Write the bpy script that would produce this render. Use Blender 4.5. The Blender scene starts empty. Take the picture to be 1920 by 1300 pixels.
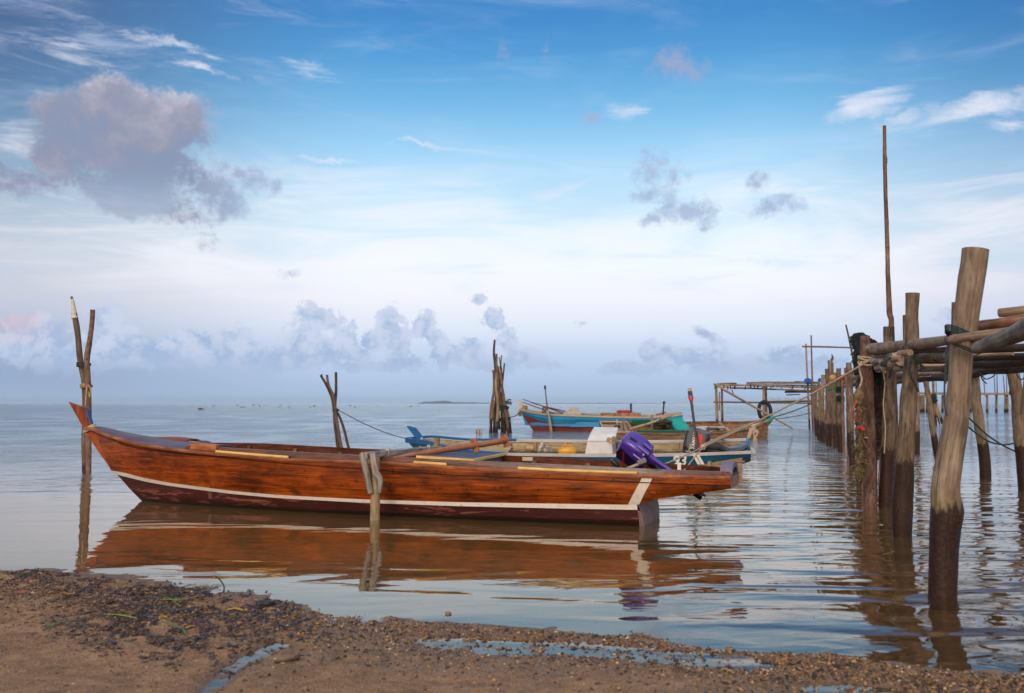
import bpy, math, random
import numpy as np
from mathutils import Vector, Matrix, noise as mnoise

R = math.radians
scene = bpy.context.scene
COL = scene.collection
rnd = random.Random(7)

# ------------------------------------------------------------------ camera
FPX = 35.0 / 36.0 * 1920.0
PITCH = math.atan((757 - 650) / FPX)
CAMH = 1.2
cam_d = bpy.data.cameras.new('camera')
cam_d.lens = 35.0
cam_d.sensor_width = 36.0
cam_d.clip_start = 0.05
cam_d.clip_end = 60000.0
cam_d.dof.use_dof = True
cam_d.dof.focus_distance = 11.5
cam_d.dof.aperture_fstop = 2.8
cam = bpy.data.objects.new('camera', cam_d)
COL.objects.link(cam)
cam.location = (0, 0, CAMH)
cam.rotation_euler = (R(90) + PITCH, 0, 0)
scene.camera = cam

scene.view_settings.view_transform = 'Standard'
scene.view_settings.look = 'None'
scene.view_settings.gamma = 1.0
scene.view_settings.exposure = 0.16
scene.render.engine = 'CYCLES'
scene.cycles.max_bounces = 8
scene.cycles.transparent_max_bounces = 12
scene.cycles.volume_bounces = 0
scene.cycles.use_denoising = True
scene.cycles.caustics_reflective = False
scene.cycles.caustics_refractive = False


def ray(px, py):
    cx = (px - 960.0) / FPX
    cy = (650.0 - py) / FPX
    return Vector((cx, math.cos(PITCH) - cy * math.sin(PITCH), math.sin(PITCH) + cy * math.cos(PITCH)))


EYE = Vector((0, 0, CAMH))


def at(px, py, Y):
    d = ray(px, py)
    return EYE + d * (Y / d.y)


def gnd(px, py, z=0.0):
    d = ray(px, py)
    return EYE + d * ((z - CAMH) / d.z)


def azel(px, py):
    d = ray(px, py).normalized()
    return math.atan2(d.x, d.y), math.asin(d.z)


# ------------------------------------------------------------------ node helper
def lin(h):
    if isinstance(h, str):
        h = h.lstrip('#')
        v = [int(h[i:i + 2], 16) / 255 for i in (0, 2, 4)]
        return tuple((c / 12.92 if c <= 0.04045 else ((c + 0.055) / 1.055) ** 2.4) for c in v) + (1.0,)
    return tuple(h) + ((1.0,) if len(h) == 3 else ())


class NT:
    def __init__(s, tree):
        s.t = tree
        tree.nodes.clear()

    def n(s, typ, props=None, ins=None, out=0):
        nd = s.t.nodes.new(typ)
        for k, v in (props or {}).items():
            setattr(nd, k, v)
        for k, v in (ins or {}).items():
            s.put(nd.inputs[k], v)
        return nd if out is None else nd.outputs[out]

    def put(s, sock, v):
        if isinstance(v, bpy.types.NodeSocket):
            s.t.links.new(v, sock)
        elif isinstance(v, bpy.types.Node):
            s.t.links.new(v.outputs[0], sock)
        elif v is not None:
            if sock.type == 'RGBA':
                v = lin(v)
            sock.default_value = v

    def m(s, op, a, b=0.0, c=0.0, clamp=False):
        return s.n('ShaderNodeMath', {'operation': op, 'use_clamp': clamp}, {0: a, 1: b, 2: c})

    def vm(s, op, a, b=None, sc=None):
        ins = {0: a}
        if b is not None: ins[1] = b
        nd = s.n('ShaderNodeVectorMath', {'operation': op}, ins, None)
        if sc is not None: s.put(nd.inputs['Scale'], sc)
        return nd.outputs['Value'] if op in ('LENGTH', 'DOT_PRODUCT', 'DISTANCE') else nd.outputs[0]

    def mix(s, f, a, b, blend='MIX'):
        nd = s.t.nodes.new('ShaderNodeMix')
        nd.data_type = 'RGBA'
        nd.blend_type = blend
        nd.clamp_factor = True
        s.put(nd.inputs[0], f)
        s.put(nd.inputs[6], a)
        s.put(nd.inputs[7], b)
        return nd.outputs[2]

    def noise(s, vec, scale, detail=4.0, rough=0.5, dist=0.0, dim='3D', out=0, lac=2.0):
        return s.n('ShaderNodeTexNoise', {'noise_dimensions': dim},
                   {'Vector': vec, 'Scale': scale, 'Detail': detail, 'Roughness': rough, 'Distortion': dist,
                    'Lacunarity': lac}, out)

    def ramp(s, f, stops, interp='LINEAR'):
        nd = s.t.nodes.new('ShaderNodeValToRGB')
        cr = nd.color_ramp
        cr.interpolation = interp
        while len(cr.elements) < len(stops):
            cr.elements.new(0.5)
        for e, (p, c) in zip(cr.elements, stops):
            e.position = p
            e.color = lin(c) if not isinstance(c, (int, float)) else (c, c, c, 1)
        s.put(nd.inputs[0], f)
        return nd.outputs[0]

    def rng(s, v, a, b, c=0.0, d=1.0, smooth=True):
        nd = s.n('ShaderNodeMapRange', {'interpolation_type': 'SMOOTHSTEP' if smooth else 'LINEAR', 'clamp': True},
                 {'Value': v, 'From Min': a, 'From Max': b, 'To Min': c, 'To Max': d})
        return nd

    def xyz(s, v):
        nd = s.n('ShaderNodeSeparateXYZ', None, {0: v}, None)
        return nd.outputs[0], nd.outputs[1], nd.outputs[2]

    def comb(s, x, y, z=0.0):
        return s.n('ShaderNodeCombineXYZ', None, {0: x, 1: y, 2: z})


# ------------------------------------------------------------------ sky and light
SUN_EL, SUN_AZ = R(20), R(205)      # behind the camera, a little to the left; clouded over
world = bpy.data.worlds.new('World')
scene.world = world
world.use_nodes = True
w = NT(world.node_tree)
gen = w.n('ShaderNodeTexCoord', None, None, None).outputs['Generated']
gx, gy, gz = w.xyz(w.vm('NORMALIZE', gen))
az = w.m('ARCTAN2', gx, gy)
el = w.m('ARCSINE', gz)
uv = w.comb(az, el, 0.0)
az2 = w.m('ABSOLUTE', az)


def elv(py):
    return azel(960, py)[1]


EMAX = elv(-200)
f_el = w.m('DIVIDE', el, EMAX, clamp=True)
tilt = w.m('MULTIPLY', az, 0.0)
stops_c = [(757, '#a8bfdd'), (725, '#abc2df'), (690, '#b4c9e4'), (655, '#c3d2e9'), (615, '#d9e1f0'), (560, '#eaebf4'),
           (500, '#eaf1f9'), (440, '#ddecf8'), (370, '#bfdff4'), (290, '#9ccdef'), (200, '#74b3e0'), (110, '#5399d1'),
           (40, '#4488c6'), (-60, '#3d7bba'), (-200, '#386faa')]
base = w.ramp(f_el, [(min(1.0, max(0.0, elv(p) / EMAX)), c) for p, c in stops_c])
# high sky: physical sky node (low sun behind the camera)
nish = w.n('ShaderNodeTexSky', {'sky_type': 'NISHITA', 'sun_disc': False, 'sun_elevation': SUN_EL,
                                'sun_rotation': SUN_AZ, 'air_density': 1.0, 'dust_density': 1.5})
nish = w.vm('SCALE', nish, sc=0.13)
# side darkening painted into the sky, partly lens vignette: slate left, deeper blue right
lf = w.rng(az, -0.12, -0.52, 0.0, 1.0)
rf = w.rng(az, 0.22, 0.53, 0.0, 1.0)
up1 = w.rng(el, 0.06, 0.40, 0.35, 1.0)
base = w.mix(w.m('MULTIPLY', w.m('MULTIPLY', lf, up1), 0.95), base, '#4c6088')
base = w.mix(w.m('MULTIPLY', w.m('MULTIPLY', rf, up1), 0.62), base, '#2c5f9e')
base = w.mix(w.m('MULTIPLY', lf, w.rng(el, 0.13, 0.0, 0.0, 0.42)), base, '#8494b8')

# ---- pale cirrostratus bands
cir_v = w.n('ShaderNodeMapping', {'vector_type': 'POINT'}, {'Vector': uv, 'Rotation': (0, 0, R(4)), 'Scale': (3.0, 17.0, 1.0)})
n1 = w.noise(cir_v, 1.6, 7, 0.6, 0.7)
band = w.rng(el, elv(600), elv(500), 0.0, 1.0)
band2 = w.rng(el, elv(250), elv(420), 0.0, 1.0)
a1 = w.m('MULTIPLY', w.rng(n1, 0.42, 0.68), w.m('MULTIPLY', band, band2))
base = w.mix(w.m('MULTIPLY', a1, 0.62), base, '#f1eff5')
a1b = w.m('MULTIPLY', w.rng(n1, 0.5, 0.3), w.m('MULTIPLY', band, band2))
base = w.mix(w.m('MULTIPLY', a1b, 0.35), base, '#a9cde9')
# ---- high streaks, upper left and centre
cir_w = w.n('ShaderNodeMapping', {'vector_type': 'POINT'}, {'Vector': uv, 'Rotation': (0, 0, R(14)), 'Scale': (3.2, 15.0, 1.0)})
n2 = w.noise(cir_w, 1.9, 9, 0.66, 0.9)
wv = w.m('MULTIPLY', w.rng(n2, 0.46, 0.80), w.m('MULTIPLY', w.rng(el, elv(330), elv(150)), w.rng(az, 0.06, -0.22)))
base = w.mix(w.m('MULTIPLY', wv, 0.80), base, '#b3bfdb')
n2b = w.noise(w.n('ShaderNodeMapping', {'vector_type': 'POINT'}, {'Vector': uv, 'Location': (3, 1, 0), 'Rotation': (0, 0, R(-8)), 'Scale': (2.5, 12.0, 1.0)}), 1.7, 8, 0.62, 0.6)
wv2 = w.m('MULTIPLY', w.rng(n2b, 0.48, 0.85), w.rng(el, elv(420), elv(220)))
base = w.mix(w.m('MULTIPLY', wv2, 0.32), base, '#c9dcee')

fb = w.noise(uv, 30.0, 8, 0.70, 0.25)
fbf = w.noise(uv, 62.0, 7, 0.72, 0.2)
wr = w.noise(uv, 11.0, 7, 0.68, 0.0, out=1)
wr = w.vm('SCALE', w.vm('SUBTRACT', wr, (0.5, 0.5, 0.5)), sc=0.050)
wr = w.vm('MULTIPLY', wr, (1, 1, 0))
wuv = w.vm('ADD', uv, wr)


def blobs(lst, vec):
    acc = None
    for b in lst:
        px, py, rx, ry = b[:4]
        rot = b[4] if len(b) > 4 else 0
        amp = b[5] if len(b) > 5 else 1.0
        a, e = azel(px, py)
        mp = w.n('ShaderNodeMapping', {'vector_type': 'TEXTURE'},
                 {'Vector': vec, 'Location': (a, e, 0), 'Rotation': (0, 0, R(rot)),
                  'Scale': (rx * 1.45 / FPX, ry * 1.45 / FPX, 1)})
        g = w.n('ShaderNodeTexGradient', {'gradient_type': 'SPHERICAL'}, {0: mp}, 1)
        if amp != 1.0:
            g = w.m('MULTIPLY', g, amp)
        acc = g if acc is None else w.m('SMOOTH_MAX', acc, g, 0.12)
    return acc


def density(F, nz, k, lo, hi):
    v = w.m('ADD', F, w.m('MULTIPLY', w.m('MULTIPLY', w.m('SUBTRACT', nz, 0.5), k), w.rng(F, 0.0, 0.30)))
    return w.rng(v, lo, hi)


# white streak patches
S = blobs([(585, 125, 60, 16, -8), (335, 80, 90, 9, -12), (400, 140, 70, 10, -14), (130, 90, 90, 22, -10, .6),
           (1180, 205, 60, 22, 12, .8), (1620, 190, 80, 26, 8, .8), (1850, 212, 150, 26, 4), (1900, 235, 90, 14, -6, .8),
           (620, 296, 60, 5, -4, .7), (800, 268, 150, 6, -6, .55), (1040, 355, 60, 12, 14, 0.5), (1700, 220, 60, 14, 10, 0.6),
           (30, 260, 60, 40, 0, 0.8)], wuv)
ds = w.m('MULTIPLY', density(S, n2, 3.4, 0.15, 1.3), 0.85)
base = w.mix(ds, base, '#dfe2ee')

# horizon cumulus
H = blobs([(110, 670, 80, 22), (260, 680, 90, 18), (700, 685, 120, 12), (920, 684, 60, 12), (1380, 690, 140, 14), (1560, 680, 60, 18), (150, 655, 60, 20), (330, 655, 40, 26), (480, 660, 40, 20), (530, 660, 40, 26), (620, 605, 22, 14), (680, 665, 30, 18), (840, 660, 30, 12), (1150, 688, 40, 12), (1250, 668, 40, 18), (1340, 672, 50, 22), (1430, 672, 50, 20), (65, 620, 50, 34), (45, 650, 60, 30), (205, 600, 36, 34), (225, 640, 60, 34), (290, 660, 60, 22), (370, 638, 34, 26),
           (440, 640, 32, 32), (400, 668, 100, 22), (500, 680, 70, 16), (588, 594, 44, 22), (572, 640, 52, 38), (590, 672, 74, 22),
           (650, 634, 36, 34, -20), (735, 602, 27, 30), (745, 640, 34, 38), (765, 675, 50, 14), (700, 640, 22, 20),
           (800, 612, 20, 24), (822, 636, 30, 14, -30), (870, 672, 50, 18), (882, 652, 24, 16), (925, 603, 30, 17),
           (952, 636, 30, 24, -30), (985, 668, 50, 18), (1012, 680, 42, 12), (895, 570, 12, 11), (1190, 690, 80, 14),
           (1215, 662, 22, 22), (1290, 676, 80, 22), (1385, 680, 70, 20), (1470, 660, 50, 16), (1510, 685, 70, 18), (1640, 690, 90, 16),
           (1780, 600, 30, 22, 0, 0.6)], wuv)
dh = density(H, fbf, 2.5, 0.20, 0.54)
shade_n = w.noise(w.vm('ADD', uv, (0.006, 0.008, 0)), 30.0, 6, 0.6, 0.2)
hl = w.rng(w.m('ADD', w.m('SUBTRACT', fbf, shade_n), w.m('MULTIPLY', el, 0.5)), -0.12, 0.16)
hcol = w.mix(hl, '#9ab2d4', '#c3cde3')
hcol = w.mix(w.rng(el, elv(640), elv(720)), hcol, '#a4b6d5')
hcol = w.mix(w.m('MULTIPLY', w.rng(az, -0.42, -0.47), w.rng(el, elv(670), elv(600))), hcol, '#d2bcc8')
fadeh = w.rng(el, elv(735), elv(676), 0.0, 0.92)
base = w.mix(w.m('MULTIPLY', dh, fadeh), base, hcol)

# scattered grey wisps
Wp = blobs([(390, 350, 55, 46), (430, 372, 40, 34), (360, 402, 50, 22), (385, 445, 25, 22, -30, .6), (480, 330, 46, 22), (516, 345, 16, 26),
            (455, 318, 24, 12), (50, 328, 80, 24), (115, 285, 60, 34), (10, 345, 50, 18),
            (1222, 310, 30, 36), (1265, 328, 22, 24), (1228, 355, 40, 30, -20), (1290, 385, 62, 24), (1335, 400, 36, 24), (1222, 412, 30, 12),
            (1440, 398, 60, 17), (1422, 350, 26, 22, 0, .7), (1475, 390, 34, 16), (1268, 122, 48, 30), (1110, 220, 26, 13), (1325, 628, 36, 12, -35),
            (1092, 611, 17, 7), (545, 520, 34, 9, 0, .55), (1425, 490, 22, 10, 0, .5), (940, 110, 26, 30, 0, .40), (1020, 100, 16, 30, 0, .38)], wuv)
fmx = w.m('ADD', w.m('MULTIPLY', fb, 0.5), w.m('MULTIPLY', fbf, 0.5))
dwp = w.m('MULTIPLY', density(Wp, fmx, 4.0, 0.12, 1.05), 0.74)
wcol = w.mix(w.rng(el, elv(420), elv(200)), '#94a6c8', '#a9a4c0')
wcol = w.mix(w.m('MULTIPLY', w.rng(az, -0.05, 0.0), w.rng(el, elv(210), elv(140))), wcol, '#9fa3bf')
wcol = w.mix(w.rng(az, -0.24, -0.33), wcol, '#83849f')
base = w.mix(dwp, base, wcol)

# the big mauve cumulus
B = blobs([(218, 186, 60, 46), (150, 215, 70, 44), (105, 200, 40, 30), (290, 235, 90, 62), (346, 228, 34, 44), (185, 270, 110, 74), (270, 300, 92, 76),
           (250, 352, 92, 46), (255, 388, 66, 24), (120, 250, 50, 50)], wuv)
db = density(B, fmx, 2.0, 0.10, 0.60)
lowedge = w.rng(el, elv(420), elv(330))
db = w.m('MULTIPLY', db, w.m('ADD', 0.55, w.m('MULTIPLY', lowedge, 0.42)))
fb2 = w.noise(wuv, 13.0, 8, 0.58, 0.1)
fb3 = w.noise(w.vm('ADD', wuv, (-0.010, 0.016, 0)), 13.0, 8, 0.58, 0.1)
bl = w.m('ADD', w.m('MULTIPLY', w.m('SUBTRACT', fb2, fb3), 2.6), w.m('ADD', w.rng(el, elv(350), elv(150), 0.05, 0.50), w.m('MULTIPLY', w.rng(B, 0.62, 0.20), 0.34)))
bcol = w.ramp(bl, [(0.0, '#8491ad'), (0.25, '#8e93a9'), (0.5, '#9e9eb0'), (0.75, '#b8b4c2'), (1.0, '#d6ced4')])
base = w.mix(db, base, bcol)

# faint mist line at the horizon, then below-horizon colour
base = w.mix(w.rng(el, elv(700), elv(757), 0.0, 0.5), base, '#a8bedc')
below = w.rng(el, 0.0, -0.02)
base = w.mix(below, base, '#8a8f92')
# overhead and behind: physical sky plus sunset glow behind the camera, boosted for light
hi = w.rng(el, EMAX * 0.95, 1.0)
base = w.mix(hi, base, w.mix(0.45, nish, (0.80, 0.88, 0.98)))
back = w.m('MULTIPLY', w.rng(w.m('MULTIPLY', gy, -1.0), -0.15, 0.75), w.rng(el, -0.02, 0.1))
base = w.mix(back, base, w.mix(w.rng(el, 0.15, 0.9), (1.50, 1.22, 1.02), (1.05, 1.05, 1.10)))
bg = w.n('ShaderNodeBackground', None, {'Color': base, 'Strength': 1.0})
w.n('ShaderNodeOutputWorld', None, {'Surface': bg}, None)
world.cycles.sampling_method = 'MANUAL'
world.cycles.sample_map_resolution = 1024

sun_d = bpy.data.lights.new('sun', 'SUN')
sun_d.energy = 1.2
sun_d.angle = R(24)
sun_d.color = (1.0, 0.86, 0.70)
sun = bpy.data.objects.new('sun', sun_d)
COL.objects.link(sun)
sd = Vector((math.sin(SUN_AZ) * math.cos(SUN_EL), math.cos(SUN_AZ) * math.cos(SUN_EL), math.sin(SUN_EL)))
sun.rotation_euler = sd.to_track_quat('Z', 'Y').to_euler()

# ------------------------------------------------------------------ materials
MATS = {}


def newmat(name):
    m = bpy.data.materials.new(name)
    m.use_nodes = True
    MATS[name] = m
    return NT(m.node_tree)


def finish(t, col, rough=0.6, bump=None, bstr=0.5, bdist=0.01, metal=0.0, spec=0.5, coat=0.0, trans=None):
    ins = {'Base Color': col, 'Roughness': rough, 'Metallic': metal, 'Specular IOR Level': spec}
    if coat: ins['Coat Weight'] = coat; ins['Coat Roughness'] = 0.15
    p = t.n('ShaderNodeBsdfPrincipled', None, ins, None)
    if bump is not None:
        b = t.n('ShaderNodeBump', None, {'Strength': bstr, 'Distance': bdist, 'Height': bump})
        t.put(p.inputs['Normal'], b)
    t.n('ShaderNodeOutputMaterial', None, {'Surface': p.outputs[0]}, None)


def attr(t, name='co', out=1):
    return t.n('ShaderNodeAttribute', {'attribute_name': name}, None, None).outputs[out]


def objrand(t):
    return t.n('ShaderNodeObjectInfo', None, None, None).outputs['Random']


def m_wood(name, cols, grain=(60, 60, 3.0), rough=0.75, tide=None, spec=0.3, bd=0.004, crack=True, coat=0.0, vary=0.35):
    t = newmat(name)
    co = attr(t)
    rv = objrand(t)
    co2 = t.vm('ADD', co, t.comb(t.m('MULTIPLY', rv, 37.0), t.m('MULTIPLY', rv, 11.0), t.m('MULTIPLY', rv, 23.0)))
    g = t.noise(t.vm('MULTIPLY', co2, grain), 1.0, 6, 0.62, 0.25)
    big = t.noise(t.vm('MULTIPLY', co2, (7, 7, 1.6)), 1.0, 4, 0.6, 0.6)
    md_ = t.noise(t.vm('MULTIPLY', co2, (13, 13, 5)), 1.0, 5, 0.65, 0.5)
    v = t.m('ADD', t.m('MULTIPLY', g, 0.26), t.m('ADD', t.m('MULTIPLY', big, 0.38), t.m('MULTIPLY', md_, 0.36)))
    v = t.m('ADD', t.m('MULTIPLY', t.m('SUBTRACT', v, 0.5), 1.35), 0.5)
    v = t.m('ADD', v, t.m('MULTIPLY', t.m('SUBTRACT', rv, 0.5), vary * 0.4))
    n = len(cols)
    col = t.ramp(v, [(0.30 + 0.42 * i / (n - 1), c) for i, c in enumerate(cols)])
    h = g
    if crack:
        ck = t.noise(t.vm('MULTIPLY', co2, (grain[0] * .45, grain[1] * .45, grain[2] * .35)), 1.0, 3, 0.6, 0.8)
        cl = t.rng(t.m('ABSOLUTE', t.m('SUBTRACT', ck, 0.5)), 0.0, 0.022, 1.0, 0.0)
        cl = t.m('MULTIPLY', cl, t.rng(big, 0.40, 0.60))
        col = t.mix(t.m('MULTIPLY', cl, 0.75), col, '#2a2019')
        h = t.m('SUBTRACT', g, t.m('MULTIPLY', cl, 0.8))
        vo = t.n('ShaderNodeTexVoronoi', {'feature': 'F1'}, {'Vector': t.vm('MULTIPLY', co2, (5, 5, 2.2)), 'Scale': 1.0}, 0)
        kn = t.rng(vo, 0.10, 0.22, 0.8, 0.0)
        col = t.mix(t.m('MULTIPLY', kn, 0.55), col, '#3a2717')
    rg = rough
    if tide:
        pz = t.xyz(t.n('ShaderNodeNewGeometry', None, None, None).outputs['Position'])[2]
        tn = t.noise(t.vm('MULTIPLY', co2, (16, 16, 3.5)), 1.0, 4, 0.6)
        lvl = t.m('ADD', pz, t.m('MULTIPLY', t.m('SUBTRACT', tn, 0.5), tide[1]))
        lvl = t.m('ADD', lvl, t.m('MULTIPLY', t.m('SUBTRACT', rv, 0.5), 0.16))
        wet = t.rng(lvl, tide[0], tide[0] - 0.05)
        wc = t.ramp(t.noise(co2, 45.0, 5, 0.7), [(0.3, '#150a05'), (0.52, '#2e170c'), (0.70, '#4a2a18'), (0.82, '#76583f')])
        olv = t.rng(lvl, tide[0] + 0.22, tide[0] - 0.02)
        col = t.mix(t.m('MULTIPLY', olv, 0.35), col, '#6d5c34')
        col = t.mix(wet, col, wc)
        rg = t.m('SUBTRACT', rough, t.m('MULTIPLY', wet, 0.28))
        h = t.m('ADD', h, t.m('MULTIPLY', t.m('MULTIPLY', wet, t.noise(co2, 70.0, 3, 0.7)), 1.5))
    finish(t, col, rg, h, 0.8, bd, spec=spec, coat=coat)


def m_paint(name, c, c2=None, under='#6b5846', wear=0.25, rough=0.45, sc=9.0, strk=(3, 3, 1), dirt=0.5, coat=0.0):
    t = newmat(name)
    co = attr(t)
    co = t.vm('ADD', co, t.comb(0.0, 0.0, t.m('MULTIPLY', objrand(t), 19.0)))
    a = t.noise(t.vm('MULTIPLY', co, strk), sc, 7, 0.68, 0.4)
    b = t.noise(t.vm('MULTIPLY', co, (1, 1, .5)), sc * 0.35, 4, 0.6)
    col = t.mix(t.rng(b, 0.35, 0.65), c, c2 or c)
    d = t.noise(co, sc * 2.7, 5, 0.7)
    col = t.mix(t.m('MULTIPLY', t.rng(d, 0.52, 0.75), dirt), col, under, 'MULTIPLY')
    col = t.mix(t.rng(a, 0.70 - wear * 0.4, 0.78 - wear * 0.4), col, under)
    finish(t, col, t.m('ADD', rough, t.m('MULTIPLY', a, 0.2)), a, 0.4, 0.003, coat=coat)


WEATHER = ['#40342b', '#6d5a49', '#93795f', '#b39a7c']
m_wood('post_wood', ['#352a22', '#695849', '#8e7a67', '#ab9984'], tide=(0.64, 0.30))
m_wood('post_wood_far', ['#3a2e24', '#77604a', '#a08562', '#b89f7c'], tide=(0.52, 0.35), grain=(40, 40, 3))
m_wood('bark_wood', ['#3d2c25', '#6a4e42', '#866a5c', '#9d8273'], grain=(28, 28, 14), bd=0.008, tide=(-0.2, 0.1))
m_wood('pole_wood', ['#2a1f1a', '#4f3d33', '#6f594c', '#8b7564'], tide=(0.25, 0.35))
m_wood('beam_wood', ['#4f3f33', '#8a725e', '#ad937b', '#c6af95'])
m_wood('grey_wood', ['#4a4541', '#7a746d', '#a09a93', '#bdb7b1'])
m_wood('red_log', ['#4a2f22', '#7b543e', '#9b7259', '#b08c70'])
m_wood('dark_deck', ['#1c1613', '#37291f', '#523e2f', '#6a5340'])
m_wood('oar_wood', ['#5b2f1c', '#8a4e30', '#a8694a', '#b87e5c'], crack=False, rough=0.45)
m_wood('bamboo', ['#a87c3c', '#d2a659', '#e0bf77', '#ecd69b'], crack=False, rough=0.45, grain=(30, 30, 6), vary=0.1)
m_wood('inner_wood', ['#2f2117', '#594230', '#7b6045', '#927a5a'], grain=(30, 30, 2.2))
m_wood('pale_wood', ['#5b4a37', '#8b765a', '#ab9878', '#c6b596'], grain=(30, 30, 2.2))
m_wood('deck_cream', ['#6b5644', '#a58c76', '#bfa892', '#cdb9a4'], grain=(30, 30, 2.2))
m_wood('brown_plank', ['#452c20', '#80593f', '#a57e62', '#bd9c7e'], grain=(30, 30, 2.2))
m_wood('deck_plank', ['#3b3035', '#5d4b50', '#74606a', '#8c7b88'], grain=(60, 60, 2.0), rough=0.4, spec=0.6, crack=False)
m_wood('rail_wood', ['#4a2213', '#7c4325', '#a56237', '#c28a58'], grain=(50, 50, 2.0), rough=0.38, crack=False, spec=0.5)
m_wood('strake_wood', ['#31140b', '#54250f', '#743717', '#8d4b22'], grain=(50, 50, 2.2), rough=0.34, spec=0.5, coat=0.2)

m_paint('cream_paint', '#e6ddd2', '#dad0c4', '#94806e', 0.10)
m_paint('white_paint', '#c9c6c2', '#b5b0ac', '#7c6f62', 0.18)
m_paint('blue_paint', '#115a82', '#0d4f78', '#3f4a4e', 0.10, 0.35, coat=0.2)
m_paint('blue_bow', '#1b5f97', '#174f83', '#33485a', 0.12, 0.35)
m_paint('sea_blue', '#1788b0', '#1a79a4', '#16384a', 0.28, 0.5, dirt=0.9)
m_paint('hull_red', '#7c2420', '#6e1f1d', '#4d2a22', 0.22, 0.5)
m_paint('faded_red', '#93493a', '#6d2f27', '#8f6a55', 0.40, 0.6)
m_paint('teal_paint', '#12a094', '#0e938c', '#2c6b62', 0.10, 0.45)
m_paint('green_paint', '#14614a', '#1c5443', '#4a4a36', 0.30, 0.5)
m_paint('pale_rail', '#bfa98c', '#b39a7b', '#7a5d44', 0.30, 0.6)
m_paint('light_blue', '#3f8fc4', '#3d86b8', '#7d8c95', 0.2, 0.5)
m_paint('hatch_grey', '#4b5468', '#434b5f', '#5c6272', 0.10, 0.5, dirt=0.3)
m_paint('foam_white', '#d9d7d6', '#cecbca', '#a9a39d', 0.05, 0.6, sc=20, dirt=0.3)
m_paint('arch_grey', '#7a7284', '#6d6578', '#5f5763', 0.15, 0.4)
m_paint('transom_paint', '#7d6666', '#8d7977', '#ab9b96', 0.35, 0.5)

# maroon antifouling, worn pale low down
t = newmat('maroon_paint')
co = attr(t)
z_l = t.xyz(co)[1]
a = t.noise(t.vm('MULTIPLY', co, (6, 10, 1.4)), 1.6, 8, 0.7, 0.6)
b = t.noise(t.vm('MULTIPLY', co, (3, 8, 0.8)), 1.0, 4, 0.6)
col = t.mix(b, '#2e0e0b', '#481711')
bow = t.rng(t.xyz(co)[2], 1.6, 0.1, 0.0, 0.10)
thr = t.m('SUBTRACT', 0.57, bow)
wear = t.rng(t.m('SUBTRACT', a, thr), 0.0, 0.05)
lowz = t.rng(z_l, 0.20, 0.10)
col = t.mix(t.m('MULTIPLY', t.m('MULTIPLY', wear, lowz), 0.75), col, '#8f5548')
col = t.mix(t.rng(z_l, 0.07, 0.01), col, '#1c1410')
finish(t, col, 0.42, a, 0.4, 0.003)

# varnished hull planking
t = newmat('varnished_plank')
co = attr(t)
g = t.noise(t.vm('MULTIPLY', co, (40, 70, 2.4)), 1.0, 7, 0.62, 0.35)
bands = t.noise(t.vm('MULTIPLY', co, (2.0, 22.0, 1.2)), 1.0, 5, 0.6, 0.6)
big = t.noise(t.vm('MULTIPLY', co, (1, 3.0, 1.1)), 1.3, 4, 0.6, 0.5)
v = t.m('ADD', t.m('MULTIPLY', g, 0.30), t.m('ADD', t.m('MULTIPLY', bands, 0.36), t.m('MULTIPLY', big, 0.34)))
col = t.ramp(v, [(0.34, '#220c04'), (0.43, '#532107'), (0.51, '#853909'), (0.58, '#a94f0e'), (0.66, '#be671c'), (0.75, '#cb8036')])
st = t.noise(t.vm('MULTIPLY', co, (2, 4.0, 3.4)), 1.7, 7, 0.70, 0.5)
col = t.mix(t.m('MULTIPLY', t.rng(st, 0.54, 0.70), 0.66), col, '#1e0c06')
ft = t.noise(t.vm('MULTIPLY', co, (30, 160, 3.0)), 1.0, 4, 0.7, 0.3)
col = t.mix(t.m('MULTIPLY', t.rng(ft, 0.58, 0.72), 0.45), col, '#2a1008')
# bung marks at the frames
cx_, cy_, cz_ = t.xyz(co)
vec2 = t.comb(t.m('MULTIPLY', cz_, 1.72), t.m('MULTIPLY', cy_, 6.6), 0.0)
vo = t.n('ShaderNodeTexVoronoi', {'feature': 'F1', 'voronoi_dimensions': '2D'}, {'Vector': vec2, 'Scale': 1.0, 'Randomness': 0.35}, 0)
kn = t.rng(vo, 0.10, 0.25, 1.0, 0.0)
kn = t.m('MULTIPLY', kn, t.rng(t.noise(co, 22.0, 5, 0.7), 0.46, 0.62))
col = t.mix(t.m('MULTIPLY', kn, 0.6), col, '#1d0d07')
finish(t, col, t.m('ADD', 0.26, t.m('MULTIPLY', bands, 0.22)), t.m('ADD', g, t.m('MULTIPLY', bands, 0.8)), 0.35, 0.003, spec=0.35, coat=0.10)

t = newmat('seam_dark')
finish(t, '#170a06', 0.8)
t = newmat('blade_weed'); finish(t, t.ramp(objrand(t), [(0, '#2d3c1d'), (0.5, '#5d7420'), (1.0, '#8a9a35')]), 0.5)
t = newmat('dry_leaf'); finish(t, t.ramp(objrand(t), [(0, '#8a5a24'), (0.35, '#b07f2a'), (0.7, '#a14b26'), (1.0, '#c9a63c')]), 0.6)


def m_plain(name, c, rough=0.4, metal=0.0, c2=None, sc=20.0, bump=True, coat=0.0, spec=0.5):
    t = newmat(name)
    co = attr(t)
    n = t.noise(co, sc, 5, 0.65)
    col = t.mix(t.rng(n, 0.35, 0.7), c, c2 or c)
    finish(t, col, t.m('ADD', rough, t.m('MULTIPLY', t.m('SUBTRACT', n, 0.5), 0.2)), n if bump else None, 0.3, 0.002, metal, spec, coat)


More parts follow.
